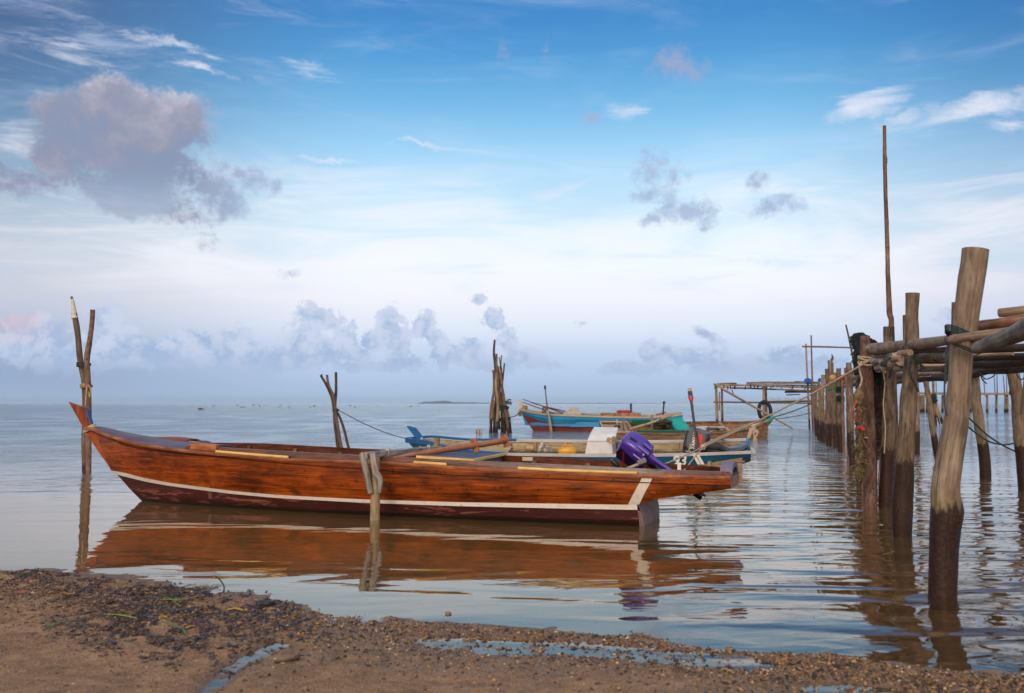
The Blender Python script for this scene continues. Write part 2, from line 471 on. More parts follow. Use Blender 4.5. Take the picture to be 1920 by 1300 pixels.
m_plain('rope', '#b79b78', 0.9, c2='#8d7252', sc=60)
m_plain('strand_mix', '#8b7552', 0.95, c2='#4b3d2b', sc=25)
m_plain('rope_pale', '#c8b79f', 0.9, c2='#9d8768', sc=60)
m_plain('rope_dark', '#1e2a2a', 0.85, c2='#3a4c48', sc=60)
m_plain('rope_green', '#2f7a55', 0.8, c2='#24563f', sc=60)
m_plain('net_black', '#12181a', 0.85, c2='#27323a', sc=40)
m_plain('net_blue', '#2a3b4a', 0.85, c2='#151d22', sc=30)
m_plain('sack_cloth', '#c3b9ad', 0.9, c2='#9b8f83', sc=14)
m_plain('net_brown', '#3a3027', 0.95, c2='#5b4c3c', sc=30)
m_plain('float_tan', '#bf9a6c', 0.6, c2='#8d6a45', sc=30)
m_plain('motor_purple', '#4c2f9c', 0.30, c2='#3f2684', sc=6, bump=False, coat=0.5)
m_plain('motor_dark', '#140d2e', 0.40, c2='#0c0818', sc=10, bump=False)
m_plain('motor_black', '#15161b', 0.35, c2='#25262c', sc=12, bump=False, coat=0.3)
m_plain('motor_grey', '#4c5464', 0.35, c2='#5f6675', sc=10, bump=False, coat=0.3)
m_plain('leg_grey', '#3f444b', 0.45, c2='#2a2d31', sc=12)
m_plain('decal_red', '#c21420', 0.4, bump=False)
m_plain('decal_darkred', '#8a1030', 0.4, bump=False)
m_plain('decal_white', '#e0ddd8', 0.5, bump=False)
m_plain('metal_dull', '#8d8a85', 0.45, 0.6, c2='#6f6a62')
m_plain('handle_pale', '#b3a48c', 0.6, c2='#8a7a63')
m_plain('can_yellow', '#d39a12', 0.35, c2='#c58508', sc=10)
m_plain('plastic_red', '#b8242a', 0.4, c2='#97191f')
m_plain('tarp_blue', '#1556b8', 0.55, c2='#0f3f8e', sc=12)
m_plain('rubber', '#141313', 0.8, c2='#262322')
m_plain('buoy_pale', '#b9a893', 0.6, c2='#3c302a', sc=14)
m_plain('tip_white', '#cfc6b4', 0.5, c2='#b0a48d')
m_plain('rock', '#3a332d', 0.9, c2='#554a40', sc=6)
m_plain('gravel_tan', '#8f7350', 0.7, c2='#5e4a34', sc=60)
m_plain('weed_rock', '#2d2c14', 0.9, c2='#4b4a22', sc=26)
m_plain('island_green', '#26362c', 0.95, c2='#364a38', sc=0.01, bump=False)


# ------------------------------------------------------------------ mesh builder
def root_inv(parent):
    o = parent
    while o.parent: o = o.parent
    return o.matrix_basis.inverted()


class MB:
    def __init__(s):
        s.v, s.f, s.co, s.mi, s.sm = [], [], [], [], []
        s.cur = 0
        s.smooth = True

    def add(s, vs, fs, cos=None):
        o = len(s.v)
        s.v += [Vector(v) for v in vs]
        s.co += [Vector(c) for c in (cos if cos is not None else vs)]
        for f in fs:
            s.f.append([i + o for i in f])
            s.mi.append(s.cur)
            s.sm.append(s.smooth)

    def tube(s, pts, radii, n=10, caps=True, wob=0.0, seed=0.0, flat=1.0, knots=None):
        pts = [Vector(p) for p in pts]
        if not isinstance(radii, (list, tuple)): radii = [radii] * len(pts)
        t0 = (pts[1] - pts[0]).normalized()
        ref = Vector((0, 0, 1)) if abs(t0.z) < 0.9 else Vector((1, 0, 0))
        u = t0.cross(ref).normalized()
        vs, cos, ln = [], [], 0.0
        for i, p in enumerate(pts):
            if i == 0: t = pts[1] - pts[0]
            elif i == len(pts) - 1: t = pts[-1] - pts[-2]
            else: t = pts[i + 1] - pts[i - 1]
            if i: ln += (p - pts[i - 1]).length
            t = t.normalized() if t.length > 0 else t0
            u = (u - t * u.dot(t)).normalized()
            w_ = t.cross(u)
            for k in range(n):
                a = 2 * math.pi * k / n
                r = radii[i]
                if wob:
                    q = Vector((math.cos(a) * 0.8 + seed, math.sin(a) * 0.8, ln * 1.6 / max(0.25, 6 * r) + seed))
                    r *= 1 + wob * mnoise.noise(q) + 0.35 * wob * mnoise.noise(q * 3.1)
                if knots:
                    for (kl, ka, kr, kh) in knots:
                        da = math.atan2(math.sin(a - ka), math.cos(a - ka)) * radii[i]
                        dd = ((ln - kl) ** 2 + da * da) / (kr * kr)
                        if dd < 4: r += kh * math.exp(-dd * 1.5)
                vs.append(p + u * (math.cos(a) * r) + w_ * (math.sin(a) * r * flat))
                cos.append((math.cos(a) * r, math.sin(a) * r, ln))
        fs = []
        m = len(pts)
        for i in range(m - 1):
            for k in range(n):
                k2 = (k + 1) % n
                fs.append((i * n + k, i * n + k2, (i + 1) * n + k2, (i + 1) * n + k))
        s.add(vs, fs, cos)
        if caps:
            o = len(s.v)
            s.v += [pts[0].copy(), pts[-1].copy()]
            s.co += [Vector((0, 0, 0)), Vector((0, 0, ln))]
            b = o - len(vs)
            for k in range(n):
                s.f.append([b + (k + 1) % n, b + k, o]); s.mi.append(s.cur); s.sm.append(False)
                e = b + (m - 1) * n
                s.f.append([e + k, e + (k + 1) % n, o + 1]); s.mi.append(s.cur); s.sm.append(False)

    def log(s, ctrl, radii, n=14, wob=0.10, seed=0.0, seg=14, knots=None, caps=True):
        """smooth irregular log through control points"""
        pts, rr = spline(ctrl, radii, seg)
        s.tube(pts, rr, n, caps, wob, seed, knots=knots)

    def rope(s, ctrl, r, seg=12, n=6, wob=0.0, seed=0.0):
        pts, rr = spline(ctrl, [r] * len(ctrl), seg)
        s.tube(pts, rr, n, True, wob, seed)

    def beam(s, a, b, wd, th, up=(0, 0, 1), bev=0.12, taper=1.0):
        """rectangular bar a->b with small chamfers; wd along side, th along up"""
        a, b = Vector(a), Vector(b)
        t = (b - a)
        L = t.length
        t.normalize()
        up = Vector(up)
        sd_ = t.cross(up).normalized()
        up = sd_.cross(t).normalized()
        c = bev * min(wd, th)
        prof = [(-wd / 2 + c, -th / 2), (wd / 2 - c, -th / 2), (wd / 2, -th / 2 + c), (wd / 2, th / 2 - c),
                (wd / 2 - c, th / 2), (-wd / 2 + c, th / 2), (-wd / 2, th / 2 - c), (-wd / 2, -th / 2 + c)]
        vs, cos = [], []
        for i in (0, 1):
            k = taper if i else 1.0
            for (x, y) in prof:
                vs.append((a if i == 0 else b) + sd_ * x * k + up * y * k)
                cos.append((x, y, L * i))
        fs = [(k, (k + 1) % 8, 8 + (k + 1) % 8, 8 + k) for k in range(8)]
        fs += [tuple(range(7, -1, -1)), tuple(range(8, 16))]
        sm = s.smooth
        s.smooth = False
        s.add(vs, fs, cos)
        s.smooth = sm

    def loft(s, rings, closed=False, cos=None, cap=False):
        m, n = len(rings), len(rings[0])
        vs = [p for r in rings for p in r]
        fs = []
        for i in range(m - 1):
            for k in range(n if closed else n - 1):
                k2 = (k + 1) % n
                fs.append((i * n + k, i * n + k2, (i + 1) * n + k2, (i + 1) * n + k))
        if cap:
            fs.append(tuple(range(n - 1, -1, -1)))
            fs.append(tuple((m - 1) * n + k for k in range(n)))
        s.add(vs, fs, cos)

    def sheet(s, rows, th, nrm=(0, 0, 1)):
        """thick sheet from a grid of points"""
        nrm = Vector(nrm) * th
        m, n = len(rows), len(rows[0])
        vs = [Vector(p) for r in rows for p in r]
        vs2 = [v - nrm for v in vs]
        fs = []
        for i in range(m - 1):
            for k in range(n - 1):
                a = i * n + k
                fs.append((a, a + 1, a + n + 1, a + n))
                fs.append((m * n + a, m * n + a + n, m * n + a + n + 1, m * n + a + 1))
        bd = [i for i in range(n)] + [i * n + n - 1 for i in range(1, m)] + [(m - 1) * n + k for k in range(n - 2, -1, -1)] + [i * n for i in range(m - 2, 0, -1)]
        for i in range(len(bd)):
            a, b = bd[i], bd[(i + 1) % len(bd)]
            fs.append((b, a, a + m * n, b + m * n))
        s.add(vs + vs2, fs)

    def ball(s, c, r, n=8, m=6, wob=0.0, seed=0.0):
        c = Vector(c)
        r = r if isinstance(r, (tuple, list)) else (r, r, r)
        rings = []
        for i in range(m + 1):
            ph = math.pi * i / m
            ring = []
            for k in range(n):
                a = 2 * math.pi * k / n
                d = Vector((math.cos(a) * math.sin(ph), math.sin(a) * math.sin(ph), math.cos(ph)))
                q = 1 + (wob * mnoise.noise(d * 1.7 + Vector((seed, seed, 0))) if wob else 0)
                ring.append(c + Vector((d.x * r[0], d.y * r[1], d.z * r[2])) * q)
            rings.append(ring)
        s.loft(rings, True)

    def build(s, name, mats, parent=None, world=True, ang=50, kind=None):
        if not isinstance(mats, (list, tuple)): mats = [mats]
        vs = s.v
        off = None
        if parent is not None and world:
            inv = root_inv(parent)
            vs = [inv @ v for v in vs]
        elif parent is None and world:
            xs = [v.x for v in vs]; ys = [v.y for v in vs]; zs = [v.z for v in vs]
            off = Vector(((min(xs) + max(xs)) / 2, (min(ys) + max(ys)) / 2, min(zs)))
            vs = [v - off for v in vs]
        me = bpy.data.meshes.new(name)
        me.from_pydata([tuple(v) for v in vs], [], s.f)
        for m in mats: me.materials.append(MATS[m])
        me.polygons.foreach_set('material_index', s.mi)
        me.polygons.foreach_set('use_smooth', s.sm)
        a = me.attributes.new('co', 'FLOAT_VECTOR', 'POINT')
        a.data.foreach_set('vector', [c for v in s.co for c in v])
        if any(s.sm):
            me.set_sharp_from_angle(angle=R(ang))
        me.validate()
        me.update()
        o = bpy.data.objects.new(name, me)
        COL.objects.link(o)
        if off is not None: o.location = off
        if parent is not None: o.parent = parent
        if kind: o['kind'] = kind
        return o


def spline(ctrl, radii, seg):
    P = [Vector(p) for p in ctrl]
    if not isinstance(radii, (list, tuple)): radii = [radii] * len(P)
    if len(P) == 2:
        return ([P[0].lerp(P[1], i / seg) for i in range(seg + 1)],
                [radii[0] + (radii[1] - radii[0]) * i / seg for i in range(seg + 1)])
    out, rr = [], []
    n = len(P) - 1
    per = max(2, seg // n)
    for i in range(n):
        p0 = P[i - 1] if i else P[0] * 2 - P[1]
        p1, p2 = P[i], P[i + 1]
        p3 = P[i + 2] if i + 2 <= n else P[n] * 2 - P[n - 1]
        for k in range(per + (1 if i == n - 1 else 0)):
            u = k / per
            out.append(0.5 * ((2 * p1) + (p2 - p0) * u + (2 * p0 - 5 * p1 + 4 * p2 - p3) * u * u + (3 * p1 - p0 - 3 * p2 + p3) * u ** 3))
            rr.append(radii[i] + (radii[i + 1] - radii[i]) * u)
    return out, rr


def tag(o, label, cat, group=None):
    o['label'] = label
    o['category'] = cat
    if group: o['group'] = group
    return o


def empty(name, loc, label=None, cat=None, group=None, rot=(0, 0, 0)):
    o = bpy.data.objects.new(name, None)
    COL.objects.link(o)
    o.location = loc
    o.rotation_euler = rot
    o.empty_display_size = 0.2
    if label: tag(o, label, cat, group)
    return o


def interp(x, xs, ys):
    if x <= xs[0]: return ys[0]
    for i in range(len(xs) - 1):
        if x <= xs[i + 1]:
            return ys[i] + (ys[i + 1] - ys[i]) * (x - xs[i]) / (xs[i + 1] - xs[i])
    return ys[-1]


# ------------------------------------------------------------------ ground, seabed and water
SHX = [(-200, 1068), (0, 1079), (60, 1076), (150, 1088), (260, 1097), (400, 1116), (520, 1130), (590, 1146), (700, 1152), (790, 1168), (850, 1172), (1000, 1182),
       (1120, 1190), (1200, 1188), (1300, 1212), (1420, 1224), (1560, 1226), (1700, 1252), (1800, 1262), (1920, 1268), (2200, 1280)]
SH = [gnd(px, py) for px, py in SHX]
shx = np.array([p.x for p in SH]); shy = np.array([p.y for p in SH])
_o = np.argsort(shx); shx = shx[_o]; shy = shy[_o]


def vnoise(x, y, seed=0):
    """value noise, numpy"""
    xi = np.floor(x).astype(np.int64); yi = np.floor(y).astype(np.int64)
    xf = x - xi; yf = y - yi
    xf = xf * xf * (3 - 2 * xf); yf = yf * yf * (3 - 2 * yf)

    def h(a, b):
        n = (a * 374761393 + b * 668265263 + seed * 1442695041) & 0xffffffff
        n = ((n ^ (n >> 13)) * 1274126177) & 0xffffffff
        return ((n ^ (n >> 16)) & 0xffff) / 65535.0
    return (h(xi, yi) * (1 - xf) + h(xi + 1, yi) * xf) * (1 - yf) + (h(xi, yi + 1) * (1 - xf) + h(xi + 1, yi + 1) * xf) * yf


def fbm(x, y, o=4, seed=0):
    a, s_, tot = 0.5, 0.0, 0.0
    for i in range(o):
        s_ = s_ + a * (vnoise(x, y, seed + i) - 0.5)
        x = x * 2.03 + 5.1; y = y * 2.03 + 1.7
        a *= 0.5
    return s_


def puddle(X, Y, pts, wd):
    d = np.full(X.shape, 1e9)
    for (a, b) in zip(pts[:-1], pts[1:]):
        ax, ay, bx, by = a.x, a.y, b.x, b.y
        L2 = (bx - ax) ** 2 + (by - ay) ** 2
        tt = np.clip(((X - ax) * (bx - ax) + (Y - ay) * (by - ay)) / L2, 0, 1)
        d = np.minimum(d, np.hypot(X - ax - tt * (bx - ax), (Y - ay - tt * (by - ay))))
    return np.exp(-(d / wd) ** 2)


PUD1 = [gnd(*p) for p in ((385, 1320), (410, 1282), (440, 1252), (480, 1228), (520, 1212))]
PUD2 = [gnd(*p) for p in ((835, 1206), (950, 1216), (1080, 1214), (1200, 1228), (1290, 1236), (1400, 1246))]
PUD3 = [gnd(*p) for p in ((1540, 1296), (1600, 1292), (1660, 1300))]


def height(X, Y):
    s_ = np.interp(X, shx, shy)
    d = s_ - Y                       # >0: on the beach (towards the camera)
    land = 0.020 * np.minimum(d, 3.0) + 0.06 * np.clip(d - 3.0, 0, 8) + 0.02 * np.clip(d - 11, 0, 60)
    sea = 0.045 * d
    h = np.where(d > 0, land, np.maximum(sea, -1.3))
    h = h + 0.013 * np.exp(-((d - 0.13) / 0.11) ** 2) * (X > -0.7)
    near = np.exp(-np.clip(np.abs(d) - 3, 0, 50) / 4.0)
    h = h + near * (0.030 * fbm(X * 1.1, Y * 2.0, 4, 3) + 0.010 * fbm(X * 9, Y * 9, 4, 9))
    lumps = np.clip(-(X + 0.9) / 1.0, 0.0, 1) * np.exp(-((d - 0.5) / 0.9) ** 2)
    h = h + lumps * (0.012 + 0.045 * fbm(X * 7, Y * 7, 4, 21) + 0.03 * fbm(X * 26, Y * 26, 3, 25))
    p1 = puddle(X, Y, PUD1, 0.065); p2 = puddle(X, Y, PUD2, 0.14); p3 = puddle(X, Y, PUD3, 0.07)
    jit = 1 + 2.0 * fbm(X * 10, Y * 10, 4, 40)
    h = h - 0.052 * p1 * jit - 0.026 * p2 * jit - 0.03 * p3 * jit + (p1 + p2) * (0.016 * fbm(X * 30, Y * 30, 3, 50) + 0.012 * fbm(X * 5, Y * 12, 3, 55))
    inl = np.clip((d - 0.06) / 0.05, 0, 1)
    flo = -0.003 + 0.022 * fbm(X * 30, Y * 34, 3, 70) + 0.010 * fbm(X * 7, Y * 12, 3, 75)
    h = np.where(inl > 0, np.maximum(h, flo * inl + h * (1 - inl)), h)
    return h


def axis(fine_a, fine_b, step, far=9500.0):
    a = list(np.arange(fine_a, fine_b + 1e-6, step))
    s_ = step; x = a[-1]
    while x < far:
        s_ *= 1.35; x += s_; a.append(x)
    s_ = step; x = a[0]
    while x > -far:
        s_ *= 1.35; x -= s_; a.insert(0, x)
    a[0], a[-1] = -far, far
    return np.array(a)


def grid_obj(name, xs, ys, Z, mat, kind):
    nx, ny = len(xs), len(ys)
    V = np.empty((ny, nx, 3), np.float32)
    V[..., 0] = xs[None, :]; V[..., 1] = ys[:, None]; V[..., 2] = Z
    idx = np.arange(nx * ny).reshape(ny, nx)
    F = np.stack([idx[:-1, :-1], idx[:-1, 1:], idx[1:, 1:], idx[1:, :-1]], -1).reshape(-1, 4)
    me = bpy.data.meshes.new(name)
    me.vertices.add(nx * ny)
    me.vertices.foreach_set('co', V.ravel())
    me.loops.add(F.size)
    me.loops.foreach_set('vertex_index', F.ravel().astype(np.int32))
    me.polygons.add(len(F))
    me.polygons.foreach_set('loop_start', np.arange(0, F.size, 4, dtype=np.int32))
    me.polygons.foreach_set('use_smooth', np.ones(len(F), bool))
    me.materials.append(MATS[mat])
    me.update(calc_edges=True)
    o = bpy.data.objects.new(name, me)
    COL.objects.link(o)
    o['kind'] = kind
    return o


# wet sand
t = newmat('wet_sand')
geo = t.n('ShaderNodeNewGeometry', None, None, None)
pos = geo.outputs['Position']
hx, hy, hz = t.xyz(pos)
n_big = t.noise(pos, 1.6, 5, 0.6, 0.4)
n_mid = t.noise(pos, 9.0, 6, 0.65, 0.3)
n_fine = t.noise(pos, 120.0, 4, 0.7)
n_grain = t.n('ShaderNodeTexVoronoi', {'feature': 'F1'}, {'Vector': pos, 'Scale': 210.0}, None)
n_grain2 = t.n('ShaderNodeTexVoronoi', {'feature': 'F1'}, {'Vector': pos, 'Scale': 95.0}, None)
v = t.m('ADD', t.m('MULTIPLY', n_big, 0.4), t.m('MULTIPLY', n_mid, 0.6))
col = t.ramp(v, [(0.34, '#513620'), (0.46, '#86603e'), (0.56, '#ab7f54'), (0.70, '#c99c6c')])
gcol = t.ramp(t.n('ShaderNodeSeparateColor', None, {0: n_grain.outputs['Color']}), [(0.0, '#20140e'), (0.22, '#6b4c33'), (0.6, '#9c7a58'), (0.93, '#c2a27a'), (1.0, '#e0d2bb')])
col = t.mix(0.45, col, gcol)
sp_ = t.n('ShaderNodeSeparateColor', None, {0: n_grain2.outputs['Color']}, None)
spk = t.m('MULTIPLY', t.rng(sp_.outputs[1], 0.74, 0.80), t.rng(n_grain2.outputs['Distance'], 0.42, 0.25))
col = t.mix(t.m('MULTIPLY', spk, 0.85), col, t.ramp(sp_.outputs[0], [(0.0, '#1a110c'), (0.45, '#3a2719'), (0.6, '#b08a5c'), (0.9, '#d8c3a0')], 'CONSTANT'))
col = t.mix(t.m('MULTIPLY', t.rng(t.noise(pos, 3.2, 6, 0.7, 0.5), 0.52, 0.72), 0.45), col, '#3d2a1d')
wetz = t.rng(hz, 0.028, 0.004)
col = t.mix(t.m('MULTIPLY', wetz, 0.45), col, '#4a3625', 'MIX')
seab = t.rng(hz, -0.02, -0.12)
col = t.mix(seab, col, t.ramp(n_mid, [(0.35, '#9c7040'), (0.65, '#dbb27c')]))
rough = t.m('SUBTRACT', 0.78, t.m('MULTIPLY', wetz, 0.40))
hh = t.m('ADD', t.m('MULTIPLY', n_mid, 0.6), t.m('ADD', t.m('MULTIPLY', n_fine, 0.25), t.m('MULTIPLY', n_grain.outputs['Distance'], 0.35)))
finish(t, col, rough, hh, 0.9, 0.014, spec=0.4)

xs = axis(-3.6, 3.9, 0.022)
ys = axis(3.6, 8.4, 0.022)
X, Y = np.meshgrid(xs, ys)
grid_obj('ground', xs, ys, height(X, Y), 'wet_sand', 'structure')

# water
t = newmat('sea_water')
geo = t.n('ShaderNodeNewGeometry', None, None, None)
pos = geo.outputs['Position']
hx, hy, hz = t.xyz(pos)
flat = t.comb(hx, hy, 0.0)


def wavefield(sx, sy, rot, detail=3.0, rough=0.5, dist=0.4, off=0.0):
    mp = t.n('ShaderNodeMapping', {'vector_type': 'POINT'}, {'Vector': flat, 'Location': (off, off, 0), 'Rotation': (0, 0, R(rot)), 'Scale': (sx, sy, 1)})
    return t.noise(mp, 1.0, detail, rough, dist, dim='2D')


near_off = t.m('MAXIMUM', t.rng(hy, 8.0, 5.5, 1.0, 1.9), t.m('MULTIPLY', t.rng(hx, 1.4, 3.0), t.rng(hy, 4.8, 6.5)))       # calm by the shore
calm_l = t.rng(hx, 3.2, 0.4, 1.0, 0.09)         # calmer in the lee of the hull
chop = t.rng(hy, 12.0, 31.0, 0.0, 1.0)
calmx = t.m('MAXIMUM', calm_l, t.rng(hy, 11.0, 16.0))
patch = t.rng(wavefield(0.25, 0.12, 10, 3), 0.35, 0.65, 0.35, 1.25)
w_long = wavefield(0.8, 2.3, -6, 1.2, 0.45, 0.5)
w_mid = wavefield(2.6, 7.0, 6, 2.0, 0.5, 0.6, 3.3)
w_chop = wavefield(1.3, 3.4, 4, 5.0, 0.62, 0.5, 7.7)
w_fine = wavefield(2.4, 1.5, 8, 4.0, 0.6, 0.6, 9.1)
w_far = wavefield(0.8, 0.26, -3, 5.0, 0.62, 0.5, 1.7)
w_vfar = wavefield(0.25, 0.055, 2, 5.0, 0.62, 0.4, 5.7)
vf = t.rng(hy, 45.0, 160.0)
h = t.m('MULTIPLY', w_long, t.m('MULTIPLY', t.m('MULTIPLY', near_off, calmx), 0.050))
h = t.m('ADD', h, t.m('MULTIPLY', w_mid, t.m('MULTIPLY', t.m('MULTIPLY', near_off, calmx), 0.005)))
h = t.m('ADD', h, t.m('MULTIPLY', w_chop, t.m('MULTIPLY', t.m('MULTIPLY', chop, patch), 0.10)))
h = t.m('ADD', h, t.m('MULTIPLY', w_far, t.m('MULTIPLY', t.m('MULTIPLY', chop, patch), 0.42)))
h = t.m('ADD', h, t.m('MULTIPLY', w_fine, t.m('MULTIPLY', chop, 0.085)))
h = t.m('ADD', h, t.m('MULTIPLY', w_vfar, t.m('MULTIPLY', vf, 1.6)))
bmp = t.n('ShaderNodeBump', None, {'Strength': 1.0, 'Distance': 1.0, 'Height': h})
bmf = t.n('ShaderNodeBump', None, {'Strength': 1.0, 'Distance': 0.35, 'Height': h})
fr = t.n('ShaderNodeFresnel', None, {'IOR': 1.46, 'Normal': bmf})
fr = t.m('MINIMUM', t.m('MULTIPLY', fr, 1.14), 0.97)
gl = t.n('ShaderNodeBsdfGlossy', None, {'Color': (1.0, 0.965, 0.91), 'Roughness': t.rng(hy, 14.0, 80.0, 0.01, 0.06), 'Normal': bmp})
tr = t.n('ShaderNodeBsdfTransparent', None, {'Color': (0.90, 0.80, 0.64)})
murk_c = t.mix(t.rng(hy, 14.0, 40.0), '#8f7244', '#4f6674')
mk = t.n('ShaderNodeBsdfDiffuse', None, {'Color': murk_c, 'Normal': bmp})
dep = t.rng(hy, 6.0, 20.0, 0.12, 1.0, smooth=False)
body = t.n('ShaderNodeMixShader', None, {0: dep, 1: tr, 2: mk})
sh = t.n('ShaderNodeMixShader', None, {0: fr, 1: body, 2: gl})
t.n('ShaderNodeOutputMaterial', None, {'Surface': sh}, None)
wx = axis(-8.0, 8.0, 0.5)
wy = axis(2.0, 20.0, 0.5)
grid_obj('water', wx, wy, np.zeros((len(wy), len(wx))), 'sea_water', 'structure')


# ------------------------------------------------------------------ boats
def frame(p0, p1, heel=0.0, z=0.0):
    a = math.atan2(p1.y - p0.y, p1.x - p0.x)
    return Matrix.Translation((p0.x, p0.y, z)) @ Matrix.Rotation(a, 4, 'Z') @ Matrix.Rotation(heel, 4, 'X')


def on_plane(px, py, M, yl):
    I = M.inverted()
    o = I @ EYE
    d = I.to_3x3() @ ray(px, py)
    return o + d * ((yl - o.y) / d.y)


def solve(px, py, M, wf, side=-1):
    t_ = 2.0
    for _ in range(12):
        p = on_plane(px, py, M, side * wf(t_))
        t_ = 0.5 * t_ + 0.5 * p.x
    return p.x, p.z


def curve(pxs, M, wf, side=-1):
    c = sorted(solve(px, py, M, wf, side) for px, py in pxs)
    return [p[0] for p in c], [p[1] for p in c]


def boat_empty(name, M, label, cat, group=None):
    o = empty(name, (0, 0, 0), label, cat, group)
    o.rotation_mode = 'XYZ'
    o.location = M.to_translation()
    o.rotation_euler = M.to_euler('XYZ')
    return o


def strip(mb, fa, fb, t0, t1, n, mirror=True, co=None):
    """panel between two edge functions t->(x,w,z), both sides of the boat"""
    for sgn in ((-1, 1) if mirror else (-1,)):
        rings, cos = [], []
        for i in range(n + 1):
            s_ = i / n
            a, b = fa(s_), fb(s_)
            rings.append([(a[0], sgn * a[1], a[2]), (b[0], sgn * b[1], b[2])])
            cos += [(a[1], a[2], a[0]), (b[1], b[2], b[0])]
        mb.loft(rings, cos=cos)


# ================= the varnished boat in front
S0 = gnd(284, 940)
S1 = gnd(1199, 984) + Vector((0.362, 0.932, 0)) * 0.24
MA = frame(S0, S1)
boatA = boat_empty('wooden_boat', MA, 'long varnished orange-brown wooden boat with white waterline stripe, nearest the beach', 'boat', 'small fishing boats moored off the beach')


def wshape(tau, L):
    tau = max(0.0, tau)
    return math.sin(math.pi / 2 * min(1.0, tau / L)) ** 0.85 if tau < L else 1.0


def aft(t_):
    return 1.0 - 0.13 * max(0.0, min(1.0, (t_ - 4.2) / 2.0)) ** 1.5 - 0.36 * max(0.0, min(1.0, (t_ - 6.1) / 1.0)) ** 1.6


T4, T3, T2, T1, T0 = -1.06, -0.86, -0.62, -0.52, 0.0


def w4(t_): return 0.03 + 0.56 * wshape(t_ - T4, 3.3) * aft(t_)
def w3(t_): return 0.02 + 0.56 * wshape(t_ - T3, 3.5) * aft(t_)
def w2(t_): return 0.015 + 0.485 * wshape(t_ - T2, 3.9) * aft(t_)
def w1(t_): return 0.015 + 0.475 * wshape(t_ - T1, 3.9) * aft(t_)
def w0(t_): return 0.012 + 0.34 * wshape(t_ - T0, 3.4) * aft(t_)


L4p = [(171, 803), (201, 816), (252, 831), (303, 839.5), (347, 845), (401, 850), (541, 861.5), (640, 864.5), (714, 867), (837, 875), (968, 882), (1060, 887), (1195, 891.5), (1369, 895)]
L3p = [(176, 812), (215, 829), (262, 842), (320, 849), (405, 857), (520, 868), (640, 877), (692, 881), (859, 891.6), (1060, 899), (1206, 905), (1369, 910.6)]
L2p = [(212, 883), (235, 887), (270, 896.5), (317, 905.5), (438, 921), (523, 928.5), (689, 937), (859, 942), (1060, 945), (1195, 947)]
L1p = [(219, 890), (240, 895), (275, 903.5), (317, 911), (438, 926.5), (523, 934), (689, 943), (859, 949), (1060, 953.5), (1195, 956)]
OVp = [(1199, 945), (1226, 937), (1298, 927), (1340, 921), (1369, 916.5)]
C4, C3, C2, C1 = curve(L4p, MA, w4), curve(L3p, MA, w3), curve(L2p, MA, w2), curve(L1p, MA, w1)
COV = curve(OVp, MA, w2)
TE = C4[0][-1]
TB = C2[0][-1]
z4 = lambda t_: interp(t_, *C4)
z3 = lambda t_: interp(t_, *C3)
z2 = lambda t_: interp(t_, *C2) if t_ < TB else interp(t_, *COV)
z1 = lambda t_: interp(t_, *C1)
z0 = lambda t_: -0.10


def lev(wf, zf, ta, tb, dw=0.0, dz=0.0):
    return lambda s_: (ta + (tb - ta) * s_, max(0.002, wf(ta + (tb - ta) * s_) + dw), zf(ta + (tb - ta) * s_) + dz)


def mid(fa, fb, k, bulge=0.0):
    def f(s_):
        a, b = fa(s_), fb(s_)
        return tuple(a[i] * (1 - k) + b[i] * k + (bulge if i == 1 else 0) for i in range(3))
    return f


N = 72
e4, e3, e2 = lev(w4, z4, T4, TE), lev(w3, z3, T3, TE, 0.003), lev(w2, z2, T2, TE)
e2b = lev(w2, z2, T2, TB)
e1 = lev(w1, z1, T1, TB)
e0 = lev(w0, z0, T0, TB)
mb = MB()
m32a, m32b = mid(e3, e2, .33, .012), mid(e3, e2, .66, .014)
m43 = mid(e4, e3, .5, .004)
for a_, b_ in ((e4, m43), (m43, e3), (e3, m32a), (m32a, m32b), (m32b, e2)):
    strip(mb, a_, b_, 0, 1, N)
# closing underside of the overhang and stem gap
for i in range(12):
    ta, tb = TB + (TE - TB) * i / 12, TB + (TE - TB) * (i + 1) / 12
    mb.add([(ta, -w2(ta), z2(ta)), (ta, w2(ta), z2(ta)), (tb, w2(tb), z2(tb)), (tb, -w2(tb), z2(tb))], [(0, 1, 2, 3)],
           [(-w2(ta), 0, ta), (w2(ta), 0, ta), (w2(tb), 0, tb), (-w2(tb), 0, tb)])
# stern end board
mb.add([(TE, -w2(TE), z2(TE)), (TE, w2(TE), z2(TE)), (TE, w3(TE), z3(TE)), (TE, w4(TE), z4(TE)), (TE, -w4(TE), z4(TE)), (TE, -w3(TE), z3(TE))], [(0, 1, 2, 3, 4, 5)])
mb.build('hull', 'varnished_plank', boatA, False, 30)
# inside planking
mb = MB()
i4, i2 = lev(w4, z4, T4 + .45, TE - .02, -0.035), lev(w2, z2, T4 + .85, TE - .02, -0.04)
i0 = lev(w0, lambda t_: max(0.05, z2(t_) + 0.01) if t_ > TB - .2 else 0.05, T4 + 1.5, TE - .02, -0.04)
strip(mb, i4, i2, 0, 1, N)
strip(mb, i2, i0, 0, 1, N)
for i in range(30):
    a_, b_ = i0(i / 30), i0((i + 1) / 30)
    mb.add([(a_[0], -a_[1], a_[2]), (a_[0], a_[1], a_[2]), (b_[0], b_[1], b_[2]), (b_[0], -b_[1], b_[2])], [(0, 1, 2, 3)],
           [(0, -a_[1], a_[0]), (0, a_[1], a_[0]), (0, b_[1], b_[0]), (0, -b_[1], b_[0])])
mb.build('inner_planking', 'inner_wood', boatA, False, 30)
